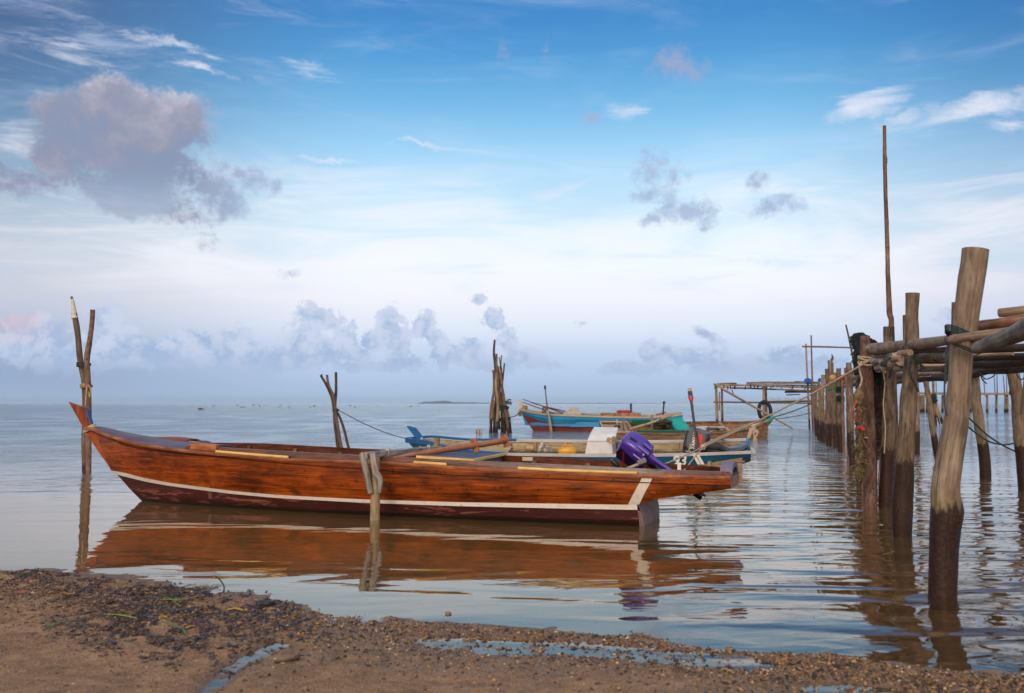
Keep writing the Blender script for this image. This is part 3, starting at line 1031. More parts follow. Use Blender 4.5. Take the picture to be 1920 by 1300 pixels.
# bottom
mb = MB()
m10a, m10b = mid(e1, e0, .4, .022), mid(e1, e0, .75, .012)
for a_, b_ in ((e1, m10a), (m10a, m10b), (m10b, e0)):
    strip(mb, a_, b_, 0, 1, N)
mb.build('bottom', 'maroon_paint', boatA, False, 30)
mb = MB()
mb.add([(TB + .001, -w2(TB), z2(TB)), (TB + .001, w2(TB), z2(TB)), (TB + .03, w1(TB) - .01, z1(TB) - .02), (TB + .05, w1(TB) - .06, 0.02), (TB + .04, w0(TB) - .02, -0.1),
        (TB + .04, -w0(TB) + .02, -0.1), (TB + .05, -w1(TB) + .06, 0.02), (TB + .03, -w1(TB) + .01, z1(TB) - .02)], [tuple(range(8))])
mb.add([(TB, -w1(TB), z1(TB)), (TB, -w0(TB), -.1), (TB + .04, -w0(TB) + .02, -.1), (TB + .05, -w1(TB) + .06, .02), (TB + .03, -w1(TB) + .01, z1(TB) - .02)], [(0, 1, 2, 3, 4)])
mb.build('transom', 'transom_paint', boatA, False, 30)
# white waterline stripe with the raking band
mb = MB()
s2, s1 = lev(w2, z2, T2 - .01, TB, .006, .001), lev(w1, z1, T1 - .01, TB, .006, -.001)
strip(mb, s2, s1, 0, 1, N)
strip(mb, e2b, s2, 0, 1, N)
strip(mb, s1, e1, 0, 1, N)
mb.build('waterline_stripe', 'cream_paint', boatA, False, 30)
for sgn in (-1, 1):
    mb = MB()
    q = []
    for (px, py, wf) in ((1207, 890, w4), (1226, 890.6, w4), (1219.5, 905.5, w3), (1199.5, 904.8, w3), (1199, 946, w2), (1178, 946, w2)):
        x_, z_ = solve(px, py, MA, wf)
        q.append((x_, sgn * (wf(x_) + .008), z_))
    mx = [tuple((q[2][k] + q[4][k]) / 2 + (sgn * .015 if k == 1 else 0) for k in range(3)), tuple((q[3][k] + q[5][k]) / 2 + (sgn * .015 if k == 1 else 0) for k in range(3))]
    mb.add([q[0], q[1], q[2], q[3], mx[0], mx[1], q[4], q[5]], [(0, 1, 2, 3), (3, 2, 4, 5), (5, 4, 6, 7)])
    mb.build('raking_band', 'cream_paint', boatA, False, 30)
mb = MB()
strip(mb, lev(w3, z3, T3 + .5, TE, .0125, .004), lev(w3, z3, T3 + .5, TE, .0125, -.004), 0, 1, N)
strip(mb, lev(w3, z3, T3 + .5, TE, .002, .006), lev(w3, z3, T3 + .5, TE, .0125, .004), 0, 1, N)
mb.build('plank_seam', 'seam_dark', boatA, False)
# stem / prow
pl = [(130, 754), (163, 766), (166, 780), (172, 797), (176, 806)]
stem_out = [(130, 754), (145, 780), (157, 802), (172, 826), (190, 853), (212, 883), (246, 912), (283, 939), (300, 950)]
inner = [(163, 766), (166, 780), (172, 797), (186, 812), (200, 835), (218, 863), (234, 884), (262, 910), (300, 938)]
so = [on_plane(px, py, MA, 0) for px, py in stem_out]
si = [on_plane(px, py, MA, 0) for px, py in inner]
while len(si) < len(so): si.append(si[-1])
mb = MB(); mb.smooth = False
rings = []
for i, (a_, b_) in enumerate(zip(so, si)):
    h_ = 0.022 if i < 3 else 0.028
    rings.append([Vector((a_.x, -h_ * .55, a_.z)), Vector((b_.x, -h_, b_.z)), Vector((b_.x, h_, b_.z)), Vector((a_.x, h_ * .55, a_.z))])
mb.loft(rings, True, cos=[(r_.y, r_.x, r_.z) for g_ in rings for r_ in g_], cap=True)
stem = mb.build('prow', 'varnished_plank', boatA, False)
mb = MB()
mb.beam(si[0] + Vector((.004, 0, -.01)), si[2] + Vector((.008, 0, 0)), .05, .016, (1, 0, 0))
mb.build('prow_edge', 'blue_bow', stem, False)
# rub rail
mb = MB(); mb.smooth = False
for sgn in (-1, 1):
    rings, cos = [], []
    for i in range(N + 1):
        t_ = T4 + .02 + (TE - T4 - .02) * i / N
        w_, z_ = w4(t_), z4(t_)
        k = 1.0 if t_ > 0 else 0.8
        ring = [(w_ + .016 * k, z_ - .022), (w_ + .020 * k, z_ - .004), (w_ + .010, z_ + .010), (w_ - .035, z_ + .012), (w_ - .035, z_ - .02)]
        rings.append([(t_, sgn * a_, b_) for a_, b_ in ring])
        cos += [(a_, b_, t_) for a_, b_ in ring]
    mb.loft(rings, True, cos=cos, cap=True)
mb.build('rub_rail', 'rail_wood', boatA, False)
# wash strakes
STp = [(350, 836), (404, 838), (541, 847), (675, 854), (760, 858), (860, 863), (1000, 869), (1147, 876), (1357, 885)]
wst = lambda t_: w4(t_) - .045
CS = curve(STp, MA, wst)
zst = lambda t_: interp(t_, *CS)
TS = CS[0][0]
for sgn in (-1, 1):
    mb = MB(); mb.smooth = False
    rings, cos = [], []
    for i in range(N + 1):
        TS_ = TS if sgn < 0 else TS - .45
        t_ = TS_ + (TE - .01 - TS_) * i / N
        a_, zt, zb = wst(t_), zst(t_), z4(t_) - .02
        ring = [(a_ + .026, zb), (a_ + .011, zt), (a_ - .014, zt + .002), (a_ - .002, zb)]
        rings.append([(t_, sgn * p, q) for p, q in ring])
        cos += [(p, q, t_) for p, q in ring]
    mb.loft(rings, True, cos=cos, cap=True)
    mb.build('wash_strake', 'strake_wood', boatA, False)
# ribs
for sgn in (-1, 1):
    for k in range(9):
        t_ = 1.1 + k * 0.62
        mb = MB()
        mb.beam((t_, sgn * (w2(t_) - .06), .10), (t_, sgn * (w4(t_) - .065), z4(t_) + .03), .05, .035, (0, 1, 0))
        mb.build('rib', 'inner_wood', boatA, False)
# bow deck
TD = solve(352, 846, MA, w4)[0]
for half in (-1, 1):
    mb = MB()
    rows = []
    for i in range(25):
        t_ = T4 + .06 + (TD - T4 - .06) * i / 24
        w_ = w4(t_) - .03
        row = []
        for k in range(6):
            f_ = k / 5
            y_ = half * (0.004 + (w_ - .004) * f_)
            row.append((t_, y_, z4(t_) + .014 + .035 * (1 - f_ * f_) * min(1, w_ / .3)))
        rows.append(row)
    mb.sheet(rows, .02)
    mb.co = [Vector((v.y, v.z, v.x)) for v in mb.v]
    mb.build('bow_deck', 'deck_plank', boatA, False)
# bulkhead with arched top and coaming blocks
mb = MB(); mb.smooth = False
pr = []
for k in range(13):
    y_ = -w4(TD) + .05 + (2 * w4(TD) - .1) * k / 12
    pr.append((y_, z4(TD) + .03 + .065 * math.sqrt(max(0, 1 - (y_ / (w4(TD))) ** 2))))
pts = pr + [(w4(TD) - .06, z4(TD) - .03), (-w4(TD) + .06, z4(TD) - .03)]
rings = [[(TD + dx - .45 * (y_ + w4(TD)) / (2 * w4(TD)), y_, z_) for y_, z_ in pts] for dx in (0, .03)]
mb.loft(rings, True, cap=True)
mb.build('bulkhead', 'arch_grey', boatA, False)
ta = solve(404, 849, MA, w4)[0]
for sgn in (-1,):
    mb = MB()
    mb.beam((TD + .03, sgn * (w4(TD) - .035), z4(TD) + .055), (ta, sgn * (w4(ta) - .035), z4(ta) + .052), .05, .095, bev=.3)
    mb.build('coaming_block', 'rail_wood', boatA, False)
mb = MB()
rows = []
for i in range(9):
    t_ = TD - 1.02 + .55 * i / 8
    rows.append([(t_, .02 + (w4(t_) - .06) * k / 6, z4(t_) + .030 + .055 * math.sin(math.pi * min(1, (i + 1) / 9) * .62) * math.sin(math.pi * (k + .6) / 7.2)) for k in range(7)])
mb.sheet(rows, .015)
mb.co = [Vector((v.y, v.z, v.x)) for v in mb.v]
mb.build('bow_cover', 'varnished_plank', boatA, False)
# pale battens lashed on the rail
for (pa, pb) in (((406, 848), (541, 859.5)), ((777, 868), (838, 871.5)), ((972, 879.5), (1195, 888.5))):
    mb = MB()
    xa, xb = solve(*pa, MA, w4)[0], solve(*pb, MA, w4)[0]
    n_ = 8
    pts = [(xa + (xb - xa) * i / n_, -(w4(xa + (xb - xa) * i / n_) + .006), z4(xa + (xb - xa) * i / n_) + .022) for i in range(n_ + 1)]
    mb.tube(pts, .0165, 8)
    mb.build('batten', 'bamboo', boatA, False)
# hatch cover panel
mb = MB()
cl = [on_plane(781, 856, MA, -w4(4) + .05), on_plane(887, 862.5, MA, -w4(4) + .05), MA.inverted() @ gnd(949.5, 850.3, .632), MA.inverted() @ gnd(828, 847.5, .645)]
mb.smooth = False
rings = [[Vector((p.x, p.y, p.z - d_)) for p in cl] for d_ in (0, .018)]
mb.loft(rings, True, cap=True)
hatch = mb.build('hatch_cover', 'hatch_grey', boatA, False)
for (i, j) in ((0, 1), (1, 2)):
    mb = MB()
    mb.beam(cl[i] + Vector((0, 0, -.006)), cl[j] + Vector((0, 0, -.006)), .022, .030)
    mb.build('edge_trim', 'bamboo', hatch, False)
mb = MB()
mb.beam(cl[1] + Vector((-.02, .05, -.05)), cl[2] + Vector((-.02, -.05, -.05)), .02, .065)
mb.build('hatch_side', 'hatch_grey', boatA, False)
# stern arch
mb = MB(); mb.smooth = False
rings = []
wa = w4(TE) * .72
for k in range(17):
    a_ = math.pi * k / 16
    y_, zz = -math.cos(a_) * wa, math.sin(a_) ** .7 * .13
    zi = z4(TE)
    rings.append([(TE - .11, y_ * 1.0, zi + zz), (TE + .005, y_, zi + zz), (TE + .005, y_ * .84, zi + zz - .05), (TE - .11, y_ * .84, zi + zz - .05)])
mb.loft(rings, True, cap=True)
for sgn in (-1, 1):
    mb.beam((TE - .05, sgn * wa * .90, z4(TE) + .03), (TE - .05, sgn * wa * .90, z4(TE) - .01), .10, .06, (0, 1, 0))
mb.build('stern_arch', 'arch_grey', boatA, False)
# small fittings
mb = MB()
xx = solve(990, 861, MA, lambda t_: w4(t_) - .07, 1)[0]
mb.beam((xx - .06, w4(xx) - .075, zst(xx) - .03), (xx + .06, w4(xx) - .075, zst(xx) - .03), .03, .045, bev=.3)
mb.build('cleat', 'pale_rail', boatA, False)

# rope round the prow
mb = MB()
pp = [on_plane(px, py, MA, yy) for px, py, yy in ((160, 806, -.03), (168, 800, -.05), (176, 797, -.03), (178, 797, .04), (168, 802, .05), (158, 808, .04), (157, 808, -.01), (163, 805, -.045), (174, 801, -.05), (182, 800, .0))]
pp = [MA @ p for p in pp]
mb.rope(pp, .013, 40)
mb.rope([q + Vector((0, 0, -.022)) for q in pp], .012, 40)
mb.rope([MA @ on_plane(px, py, MA, yy) for px, py, yy in ((178, 799, .02), (195, 804, .05), (216, 809, .12))], .008, 8)
tag(mb.build('mooring_rope', 'rope_pale'), 'pale rope wound around the prow of the varnished boat', 'rope')

# mooring frame across boat A
fr_e = empty('mooring_post', gnd(703, 975), 'weathered grey wooden post with forked props and crossbar over the varnished boat', 'mooring post')
G0 = gnd(703, 975)
g = lambda px, py, Y: at(px, py, Y)
mb = MB()
mb.log([g(703, 990, G0.y) + Vector((0, 0, -.2)), g(703, 975, G0.y), g(704, 930, G0.y), g(703, 890, G0.y), g(706, 858, G0.y)], [.052, .05, .046, .042, .036], 10, .15, 3.0, 14)
mb.build('post', 'pale_wood', fr_e)
for (a_, m_, b_) in (((679, 850), (687, 885), (695, 925)), ((698, 850), (704, 885), (713, 900))):
    mb = MB()
    Y = G0.y - .06
    p0, p1, p2 = g(*a_, Y), g(*m_, Y), g(*b_, Y)
    mb.log([p0, p1, p2] + ([g(711, 924, Y)] if a_[0] > 690 else []), [.034, .036, .028] + ([.020] if a_[0] > 690 else []), 8, .12, a_[0], 14)
    mb.build('prop', 'grey_wood', fr_e)
mb = MB()
b0, b1 = g(682, 854.5, G0.y - .08), g(824, 841, G0.y + 1.85)
mb.beam(b0, b1, .075, .068)
mb.build('crossbar', 'grey_wood', fr_e)
mb = MB()
far = b0.lerp(b1, .93)
mb.log([Vector((far.x, far.y + .05, -.3)), Vector((far.x, far.y + .05, .3)), Vector((far.x + .02, far.y + .05, .78))], [.045, .042, .036], 9, .12, 1.0)
mb.build('post', 'pale_wood', fr_e)
for k in (.27, .82):
    mb = MB()
    c_ = b0.lerp(b1, k)
    for j in range(3):
        ring = [c_ + Vector((math.cos(a_) * .0 + .012 * j, math.sin(a_ * 1.0) * .052, math.cos(a_) * .05)) for a_ in [2 * math.pi * i / 10 for i in range(11)]]
        mb.rope(ring, .007, 20)
    mb.build('lashing', 'rope_pale', fr_e)

# steering oar lying on the boat
oar = empty('wooden_oar', g(760, 856, 10.6), 'long reddish brown oar with two cross grips, leaning over the varnished boat', 'oar')
mb = MB()
o0, o1 = g(738, 858.5, 10.55), g(951, 826, 11.9)
mb.log([o0, o0.lerp(o1, .35), o0.lerp(o1, .75), o1], [.014, .034, .036, .034], 10, .03, 1.0, 10)
mb.build('shaft', 'oar_wood', oar)
for k, hgt in ((.69, .075), (.985, .07)):
    mb = MB()
    c_ = o0.lerp(o1, k)
    mb.beam(c_ + Vector((-.02, 0, hgt)), c_ + Vector((.02, 0, -hgt)), .045, .075, (1, .3, 0), bev=.25)
    mb.build('grip', 'oar_wood', oar)


# ------------------------------------------------------------------ lettering
def text_mesh(txt, size, mat, Mt, name, parent, shear=0.0, ext=.002, bold=0.0):
    cu = bpy.data.curves.new('lettering', 'FONT')
    cu.body = txt
    cu.size = size
    cu.shear = shear
    cu.extrude = ext
    cu.offset = bold
    cu.resolution_u = 3
    cu.align_x = 'CENTER'; cu.align_y = 'CENTER'
    ob = bpy.data.objects.new('tmp', cu)
    COL.objects.link(ob)
    dg = bpy.context.evaluated_depsgraph_get()
    me = bpy.data.meshes.new_from_object(ob.evaluated_get(dg))
    bpy.data.objects.remove(ob)
    me.transform(Mt)
    me.materials.clear(); me.materials.append(MATS[mat])
    a = me.attributes.new('co', 'FLOAT_VECTOR', 'POINT')
    a.data.foreach_set('vector', [c for v in me.vertices for c in v.co])
    o = bpy.data.objects.new(name, me)
    COL.objects.link(o)
    o.parent = parent
    return o


# ------------------------------------------------------------------ outboard motors
def sring(x, hy_, hz_, zc_, n=28, e=5.0, yc=0.0):
    r_ = []
    for k in range(n):
        a_ = 2 * math.pi * k / n
        c_, s_ = math.cos(a_), math.sin(a_)
        r_.append((x, yc + hy_ * math.copysign(abs(c_) ** (2 / e), c_), zc_ + hz_ * math.copysign(abs(s_) ** (2 / e), s_)))
    return r_


def motor(name, loc, xdir, ydir, k, label, c_cowl, c_patch, style, group):
    """local X runs from the cowl top down the leg, -Y is the side that faces the beach"""
    x_ = Vector(xdir).normalized(); y_ = Vector(ydir); y_ = (y_ - x_ * y_.dot(x_)).normalized(); z_ = x_.cross(y_)
    Mr = Matrix((x_, y_, z_)).transposed().to_4x4()
    o = empty(name, loc, label, 'outboard motor', group)
    o.rotation_euler = Mr.to_euler('XYZ')
    mb = MB()
    prof = [(-.19, .05, .06, .0), (-.185, .085, .105, .0), (-.165, .115, .145, .0), (-.12, .13, .165, .0), (-.02, .135, .17, .0), (.06, .13, .165, -.005), (.10, .125, .155, -.01), (.115, .115, .145, -.01)]
    mb.loft([sring(x * k, a_ * k, b_ * k, c_ * k) for x, a_, b_, c_ in prof], True, cap=True)
    cowl = mb.build('cowl', c_cowl, o, False, 40)
    mb = MB()
    mb.loft([sring(x * k, a_ * k, b_ * k, -.01 * k) for x, a_, b_ in ((.108, .124, .15), (.115, .128, .156), (.135, .128, .156), (.148, .115, .14), (.17, .085, .10), (.18, .05, .06))], True, cap=True)
    mb.build('lower_cowl', c_cowl if style == 1 else 'motor_black', o, False, 40)
    for sy in (-1, 1):  # flat patch in its own colour on both cowl sides
        mb = MB(); mb.smooth = False
        out = [(-.15, -.125), (-.168, -.04), (-.14, .045), (-.02, .015), (.075, -.01), (.09, -.115), (.02, -.135)]
        if style == 2: out = [(-.15, -.11), (-.165, .0), (-.13, .10), (.0, .11), (.085, .08), (.09, -.10), (.0, -.125)]
        mb.loft([[(x * k, sy * (.1335 * k + d_), z * k) for x, z in out] for d_ in (-.02, .0025)], True, cap=True)
        sp = mb.build('side_patch', c_patch, cowl, False)
    if style == 1:
        # air intake slot, ribs and latch
        mb = MB(); mb.smooth = False
        mb.loft([[(x * k, y * k, .1725 * k + d_) for x, y in ((-.11, -.055), (-.02, -.055), (-.02, -.025), (-.11, -.025))] for d_ in (-.01, .002)], True, cap=True)
        mb.beam((-.155 * k, -.10 * k, .115 * k), (-.155 * k, -.02 * k, .125 * k), .03 * k, .02 * k, (0, 0, 1))
        mb.build('air_intake', 'motor_dark', cowl, False)
        mb = MB()
        mb.beam((.02 * k, -.07 * k, .165 * k), (.17 * k, -.07 * k, .150 * k), .05 * k, .04 * k, bev=.3)
        mb.beam((.05 * k, .0, .17 * k), (.16 * k, .0, .155 * k), .04 * k, .05 * k, bev=.3)
        mb.beam((.02 * k, -.128 * k, .06 * k), (.14 * k, -.13 * k, .05 * k), .03 * k, .05 * k, bev=.3)
        mb.build('latch', c_cowl, cowl, False)
        text_mesh('YAMAHA', .042 * k, 'decal_darkred', Matrix.Translation((-.07 * k, -.1335 * k - .005, -.055 * k)) @ Matrix.Rotation(R(90), 4, 'X') @ Matrix.Rotation(R(-72), 4, 'Z'), 'lettering', cowl, .2)
    else:
        mb = MB(); mb.smooth = False
        mb.loft([[(x * k, -(.1335 * k + d_), z * k) for x, z in ((-.125, .005), (-.125, .065), (.085, .075), (.085, .01))] for d_ in (.0, .004)], True, cap=True)
        mb.build('red_stripe', 'decal_red', cowl, False)
        text_mesh('YAMAHA', .062 * k, 'decal_white', Matrix.Translation((-.035 * k, -.1335 * k - .005, -.035 * k)) @ Matrix.Rotation(R(90), 4, 'X') @ Matrix.Rotation(R(180), 4, 'Z'), 'lettering', cowl, .25, bold=.001)
        text_mesh('Enduro', .032 * k, 'decal_white', Matrix.Translation((.07 * k, -.1335 * k - .005, -.075 * k)) @ Matrix.Rotation(R(90), 4, 'X') @ Matrix.Rotation(R(180), 4, 'Z'), 'lettering', cowl, .2)
        mb = MB()
        mb.loft([sring(x * k, a_ * k, b_ * k, c_ * k) for x, a_, b_, c_ in ((-.196, .05, .06, .0), (-.19, .088, .109, .0), (-.168, .12, .15, .0), (-.14, .131, .165, 0), (-.139, .12, .15, 0))], True, cap=True)
        mb.build('cowl_cap', 'motor_grey', cowl, False, 40)
    cl_ = c_cowl if style == 1 else 'leg_grey'
    mb = MB()
    mb.loft([sring(x * k, a_ * k, b_ * k, c_ * k, 14, 2.6) for x, a_, b_, c_ in ((.17, .05, .08, .02), (.22, .04, .055, .03), (.28, .028, .036, .04), (.60, .022, .034, .045), (.70, .022, .04, .05))], True, cap=True)
    mb.build('leg', cl_, o, False, 40)
    mb = MB()
    mb.beam((.68 * k, 0, .0), (.70 * k, 0, .22 * k), .10 * k, .012 * k, (1, 0, 0))
    mb.loft([sring(x * k, a_ * k, b_ * k, .03 * k, 12, 2) for x, a_, b_ in ((.69, .020, .04), (.80, .020, .035), (.88, .016, .025), (.93, .006, .015))], True, cap=True)
    mb.loft([[(x * k, y_2 * k, z * k) for x, y_2 in ((.80, -.006), (.90, -.006), (.90, .006), (.80, .006))] for z in (-.01, -.07)], True, cap=True)
    mb.build('gearcase', 'motor_black', o, False, 40)
    mb = MB()
    for j in range(3):
        a_ = 2 * math.pi * j / 3 + .4
        u_, v_ = Vector((0, math.cos(a_), math.sin(a_))), Vector((0, -math.sin(a_), math.cos(a_)))
        cc = Vector((.84 * k, 0, .10 * k))
        rows = []
        for i in range(5):
            rr_ = (.02 + .06 * i / 4) * k
            wd = (.02, .05, .06, .05, .012)[i] * k
            rows.append([cc + u_ * rr_ + v_ * (-wd) + Vector((.02 * k, 0, 0)), cc + u_ * rr_, cc + u_ * rr_ + v_ * wd - Vector((.02 * k, 0, 0))])
        mb.sheet(rows, .004, (1, 0, 0))
    mb.build('propeller', 'metal_dull' if style == 1 else 'motor_black', o, False)
    mb = MB()
    mb.beam((.16 * k, -.09 * k, -.12 * k), (.42 * k, -.09 * k, -.17 * k), .03 * k, .08 * k)
    mb.beam((.16 * k, .09 * k, -.12 * k), (.42 * k, .09 * k, -.17 * k), .03 * k, .08 * k)
    mb.beam((.30 * k, -.12 * k, -.15 * k), (.30 * k, .12 * k, -.15 * k), .05 * k, .05 * k)
    mb.build('clamp_bracket', 'motor_black', o, False)
    return o


ax, nn = (MA.to_3x3() @ Vector((1, 0, 0))), (MA.to_3x3() @ Vector((0, 1, 0)))
an = R(33)
xd = ax * math.cos(an) + Vector((0, 0, -math.sin(an)))
zup = ax * math.sin(an) + Vector((0, 0, math.cos(an)))
yd = nn * math.cos(R(36)) + zup * math.sin(R(36))
mA = motor('outboard_motor', at(1192, 846, 10.15), xd, yd, 0.89, 'purple outboard motor tilted down at the stern of the varnished boat', 'motor_purple', 'motor_dark', 1, 'outboard motors')
mb = MB()
h0, h1 = at(1143, 892, 10.02), at(1212, 865, 9.98)
mb.tube([h0, h1], .016, 8)
mb.build('tiller_arm', 'handle_pale', mA)
mb = MB()
mb.beam(at(1196, 869, 9.96), at(1211, 863, 9.96), .04, .055, bev=.3)
mb.build('tiller_grip', 'metal_dull', mA)
mb = MB()
mb.log([at(1147, 862, 10.1), at(1156, 873, 10.1), at(1164, 882, 10.15)], [.02, .026, .03], 8, 0)
mb.build('steering_handle', 'motor_black', mA)

# small white tag on the inner side near the stern
mb = MB()
tg = at(1273.5, 878, 9.95)
mb.beam(tg + Vector((0, 0, .055)), tg + Vector((0, 0, -.055)), .035, .008, (0, 1, 0))
tgo = mb.build('gauge_tag', 'decal_white')
tag(tgo, 'small white ruler tag standing inside the varnished boat near the stern', 'tag')

# ================= blue and white boat behind (number 93)
PB0, PB1 = Vector((-1.32, 18.3, 0)), Vector((4.05, 17.25, 0))
MB_ = frame(PB0, PB1, R(11))
boatB = boat_empty('blue_boat', MB_, 'blue-sided boat with white rails and number 93, right behind the varnished boat', 'boat', 'small fishing boats moored off the beach')


def hull_set(parent, M, wf, near_px, L0, L1, zb, wbk, mats, thick=.03, N=44, stern_board=True, rail=(.045, .045), far_px=None, inner_mat='pale_wood', floor=.1, rake0=.5, rake1=.0):
    Cn = curve(near_px, M, wf)
    zg = lambda t_: interp(t_, *Cn)
    ts = [L0 + (L1 - L0) * i / N for i in range(N + 1)]
    mb = MB()
    for sgn in (-1, 1):
        rings, cos = [], []
        for i, t_ in enumerate(ts):
            s_ = i / N
            tb = (L0 + rake0) + (L1 - rake1 - L0 - rake0) * s_
            zz = zb(s_)
            r_ = []
            for k in range(5):
                f_ = k / 4
                r_.append((t_ * (1 - f_) + tb * f_, sgn * (wf(t_) * (1 - f_) + wf(t_) * wbk * f_ + .02 * math.sin(math.pi * f_)), zg(t_) * (1 - f_) + zz * f_))
            rings.append(r_); cos += [(p[1], p[2], p[0]) for p in r_]
        mb.loft(rings, cos=cos)
    # bottom and ends
    rb = []
    for i in range(N + 1):
        s_ = i / N
        tb = (L0 + rake0) + (L1 - rake1 - L0 - rake0) * s_
        w_ = wf(ts[i]) * wbk
        rb.append([(tb, -w_, zb(s_)), (tb, w_, zb(s_))])
    mb.loft(rb)
    tE, tB = L1, L1 - rake1
    mb.add([(tE, -wf(tE), zg(tE)), (tE, wf(tE), zg(tE)), (tB, wf(tE) * wbk, zb(1)), (tB, -wf(tE) * wbk, zb(1))], [(0, 1, 2, 3)])
    hull = mb.build('hull', mats[0], parent, False, 30)
    mb = MB()
    for sgn in (-1, 1):
        rings, cos = [], []
        for i, t_ in enumerate(ts[2:-1]):
            w_ = max(.01, wf(t_) - thick)
            r_ = [(t_, sgn * w_, zg(t_)), (t_, sgn * w_ * .96, zg(t_) * .5 + floor * .5), (t_, sgn * w_ * .86, floor), (t_, 0, floor)]
            rings.append(r_); cos += [(p[1], p[2], p[0]) for p in r_]
        mb.loft(rings, cos=cos)
    mb.build('inner_planking', inner_mat, parent, False, 30)
    for sgn in (-1, 1):
        mb = MB(); mb.smooth = False
        rings, cos = [], []
        for i, t_ in enumerate(ts):
            w_, z_ = wf(t_), zg(t_)
            a_, b_ = rail
            r_ = [(w_ + .012, z_ - b_ * .4), (w_ + .012, z_ + b_ * .5), (w_ - a_, z_ + b_ * .5), (w_ - a_, z_ - b_ * .4)]
            rings.append([(t_, sgn * p, q) for p, q in r_]); cos += [(p, q, t_) for p, q in r_]
        mb.loft(rings, True, cos=cos, cap=True)
        mb.build('gunwale', mats[1], parent, False)
    return zg


xb = lambda px, py, side=-1: solve(px, py, MB_, wB, side)[0]
LB0 = -0.62
wB = lambda t_: 0.02 + 0.53 * wshape(t_ - LB0, 2.3) * (1 - .12 * max(0, min(1, (t_ - 3) / 2.4)))
nearB = [(800, 829.5), (830, 838), (860, 845), (935, 852), (1000, 853.5), (1100, 855), (1200, 855), (1300, 853), (1408, 849)]
LB1 = solve(1408, 849, MB_, wB)[0]
zB = hull_set(boatB, MB_, wB, nearB, LB0, LB1, lambda s_: -0.16 if s_ < .72 else -0.16 + .46 * ((s_ - .72) / .28) ** 1.1, .72, ('blue_paint', 'white_paint'), floor=.02, rake0=.7)
# blue bow rails, stem
mb = MB(); mb.smooth = False
for sgn in (-1, 1):
    rings = []
    for i in range(15):
        t_ = LB0 + (1.35 - LB0) * i / 14
        w_, z_ = wB(t_), zB(t_)
        rings.append([(t_, sgn * (w_ + .018), z_ - .05), (t_, sgn * (w_ + .018), z_ + .030), (t_, sgn * max(.0, (w_ - .05)), z_ + .030), (t_, sgn * max(.0, (w_ - .05)), z_ - .0)])
    mb.loft(rings, True, cap=True)
mb.build('bow_rail', 'blue_bow', boatB, False)
st = [on_plane(px, py, MB_, 0) for px, py in ((763, 799), (779, 802.5), (797, 826), (812, 834), (806, 846), (789, 833))]
mb = MB(); mb.smooth = False
mb.loft([[Vector((p.x, y_, p.z)) for p in st] for y_ in (-.03, .03)], True, cap=True)
mb.build('prow', 'blue_bow', boatB, False)
mb = MB()
cc = on_plane(793, 828, MB_, 0)
for j in range(3):
    mb.rope([MB_ @ (cc + Vector((math.cos(a_) * .06 + j * .012 + .01, math.sin(a_) * .045, math.sin(a_) * .0 - math.cos(a_) * .07 + .012 * j))) for a_ in [2 * math.pi * i / 8 for i in range(9)]], .009, 16)
tag(mb.build('mooring_rope', 'rope_pale'), 'short pale rope tied round the blue prow', 'rope')
# foredeck
mb = MB()
rows = []
for i in range(14):
    t_ = LB0 + .12 + (1.15 - LB0) * i / 13
    w_ = max(.01, wB(t_) - .04)
    rows.append([(t_, w_ * (-1 + 2 * k / 6), zB(t_) - .05 - .05 * (i / 13)) for k in range(7)])
mb.sheet(rows, .02)
mb.co = [Vector((v.y, v.z, v.x)) for v in mb.v]
mb.build('foredeck', 'pale_wood', boatB, False)
for sgn in (-1, 1):
    for px in (955, 1003, 1060, 1120, 1155, 1215, 1270, 1330):
        t_ = solve(px, 822, MB_, wB, 1)[0]
        mb = MB()
        mb.beam((t_, sgn * (wB(t_) - .055), .0 if px < 1300 else .24), (t_, sgn * (wB(t_) - .055), zB(t_) - .01), .07, .045, (0, 1, 0))
        mb.build('rib', 'pale_wood', boatB, False)
for px in (930, 1180, 1300):
    t_ = solve(px, 822, MB_, wB, 1)[0]
    mb = MB()
    mb.beam((t_, -wB(t_) + .05, zB(t_) - .13), (t_, wB(t_) - .05, zB(t_) - .13), .16, .025)
    mb.build('thwart', 'pale_wood', boatB, False)
mb = MB()
for sgn in (-1, 1):
    mb.beam((1.2, sgn * (wB(1.2) - .09), zB(1.2) - .17), (LB1 - .1, sgn * (wB(LB1) - .09), zB(LB1) - .17), .03, .04)
mb.build('inner_stringer', 'pale_wood', boatB, False)
mb = MB()
tp = on_plane(1402.5, 834, MB_, .42)
mb.beam((tp.x, .42, .25), (tp.x, .42, on_plane(1402.5, 822, MB_, .42).z), .055, .05, (0, 1, 0))
mb.build('stern_post', 'light_blue', boatB, False)
mb = MB()
mb.add([(LB1 + .0, -.30, .42), (LB1 + .09, -.20, .40), (LB1 + .09, .1, .40), (LB1, .3, .42), (LB1, -.30, .36), (LB1 + .09, -.20, .36), (LB1 + .09, .1, .36), (LB1, .3, .36)],
       [(0, 1, 2, 3), (7, 6, 5, 4), (0, 4, 5, 1), (1, 5, 6, 2), (2, 6, 7, 3), (3, 7, 4, 0)])
mb.build('stern_step', 'tip_white', boatB, False)
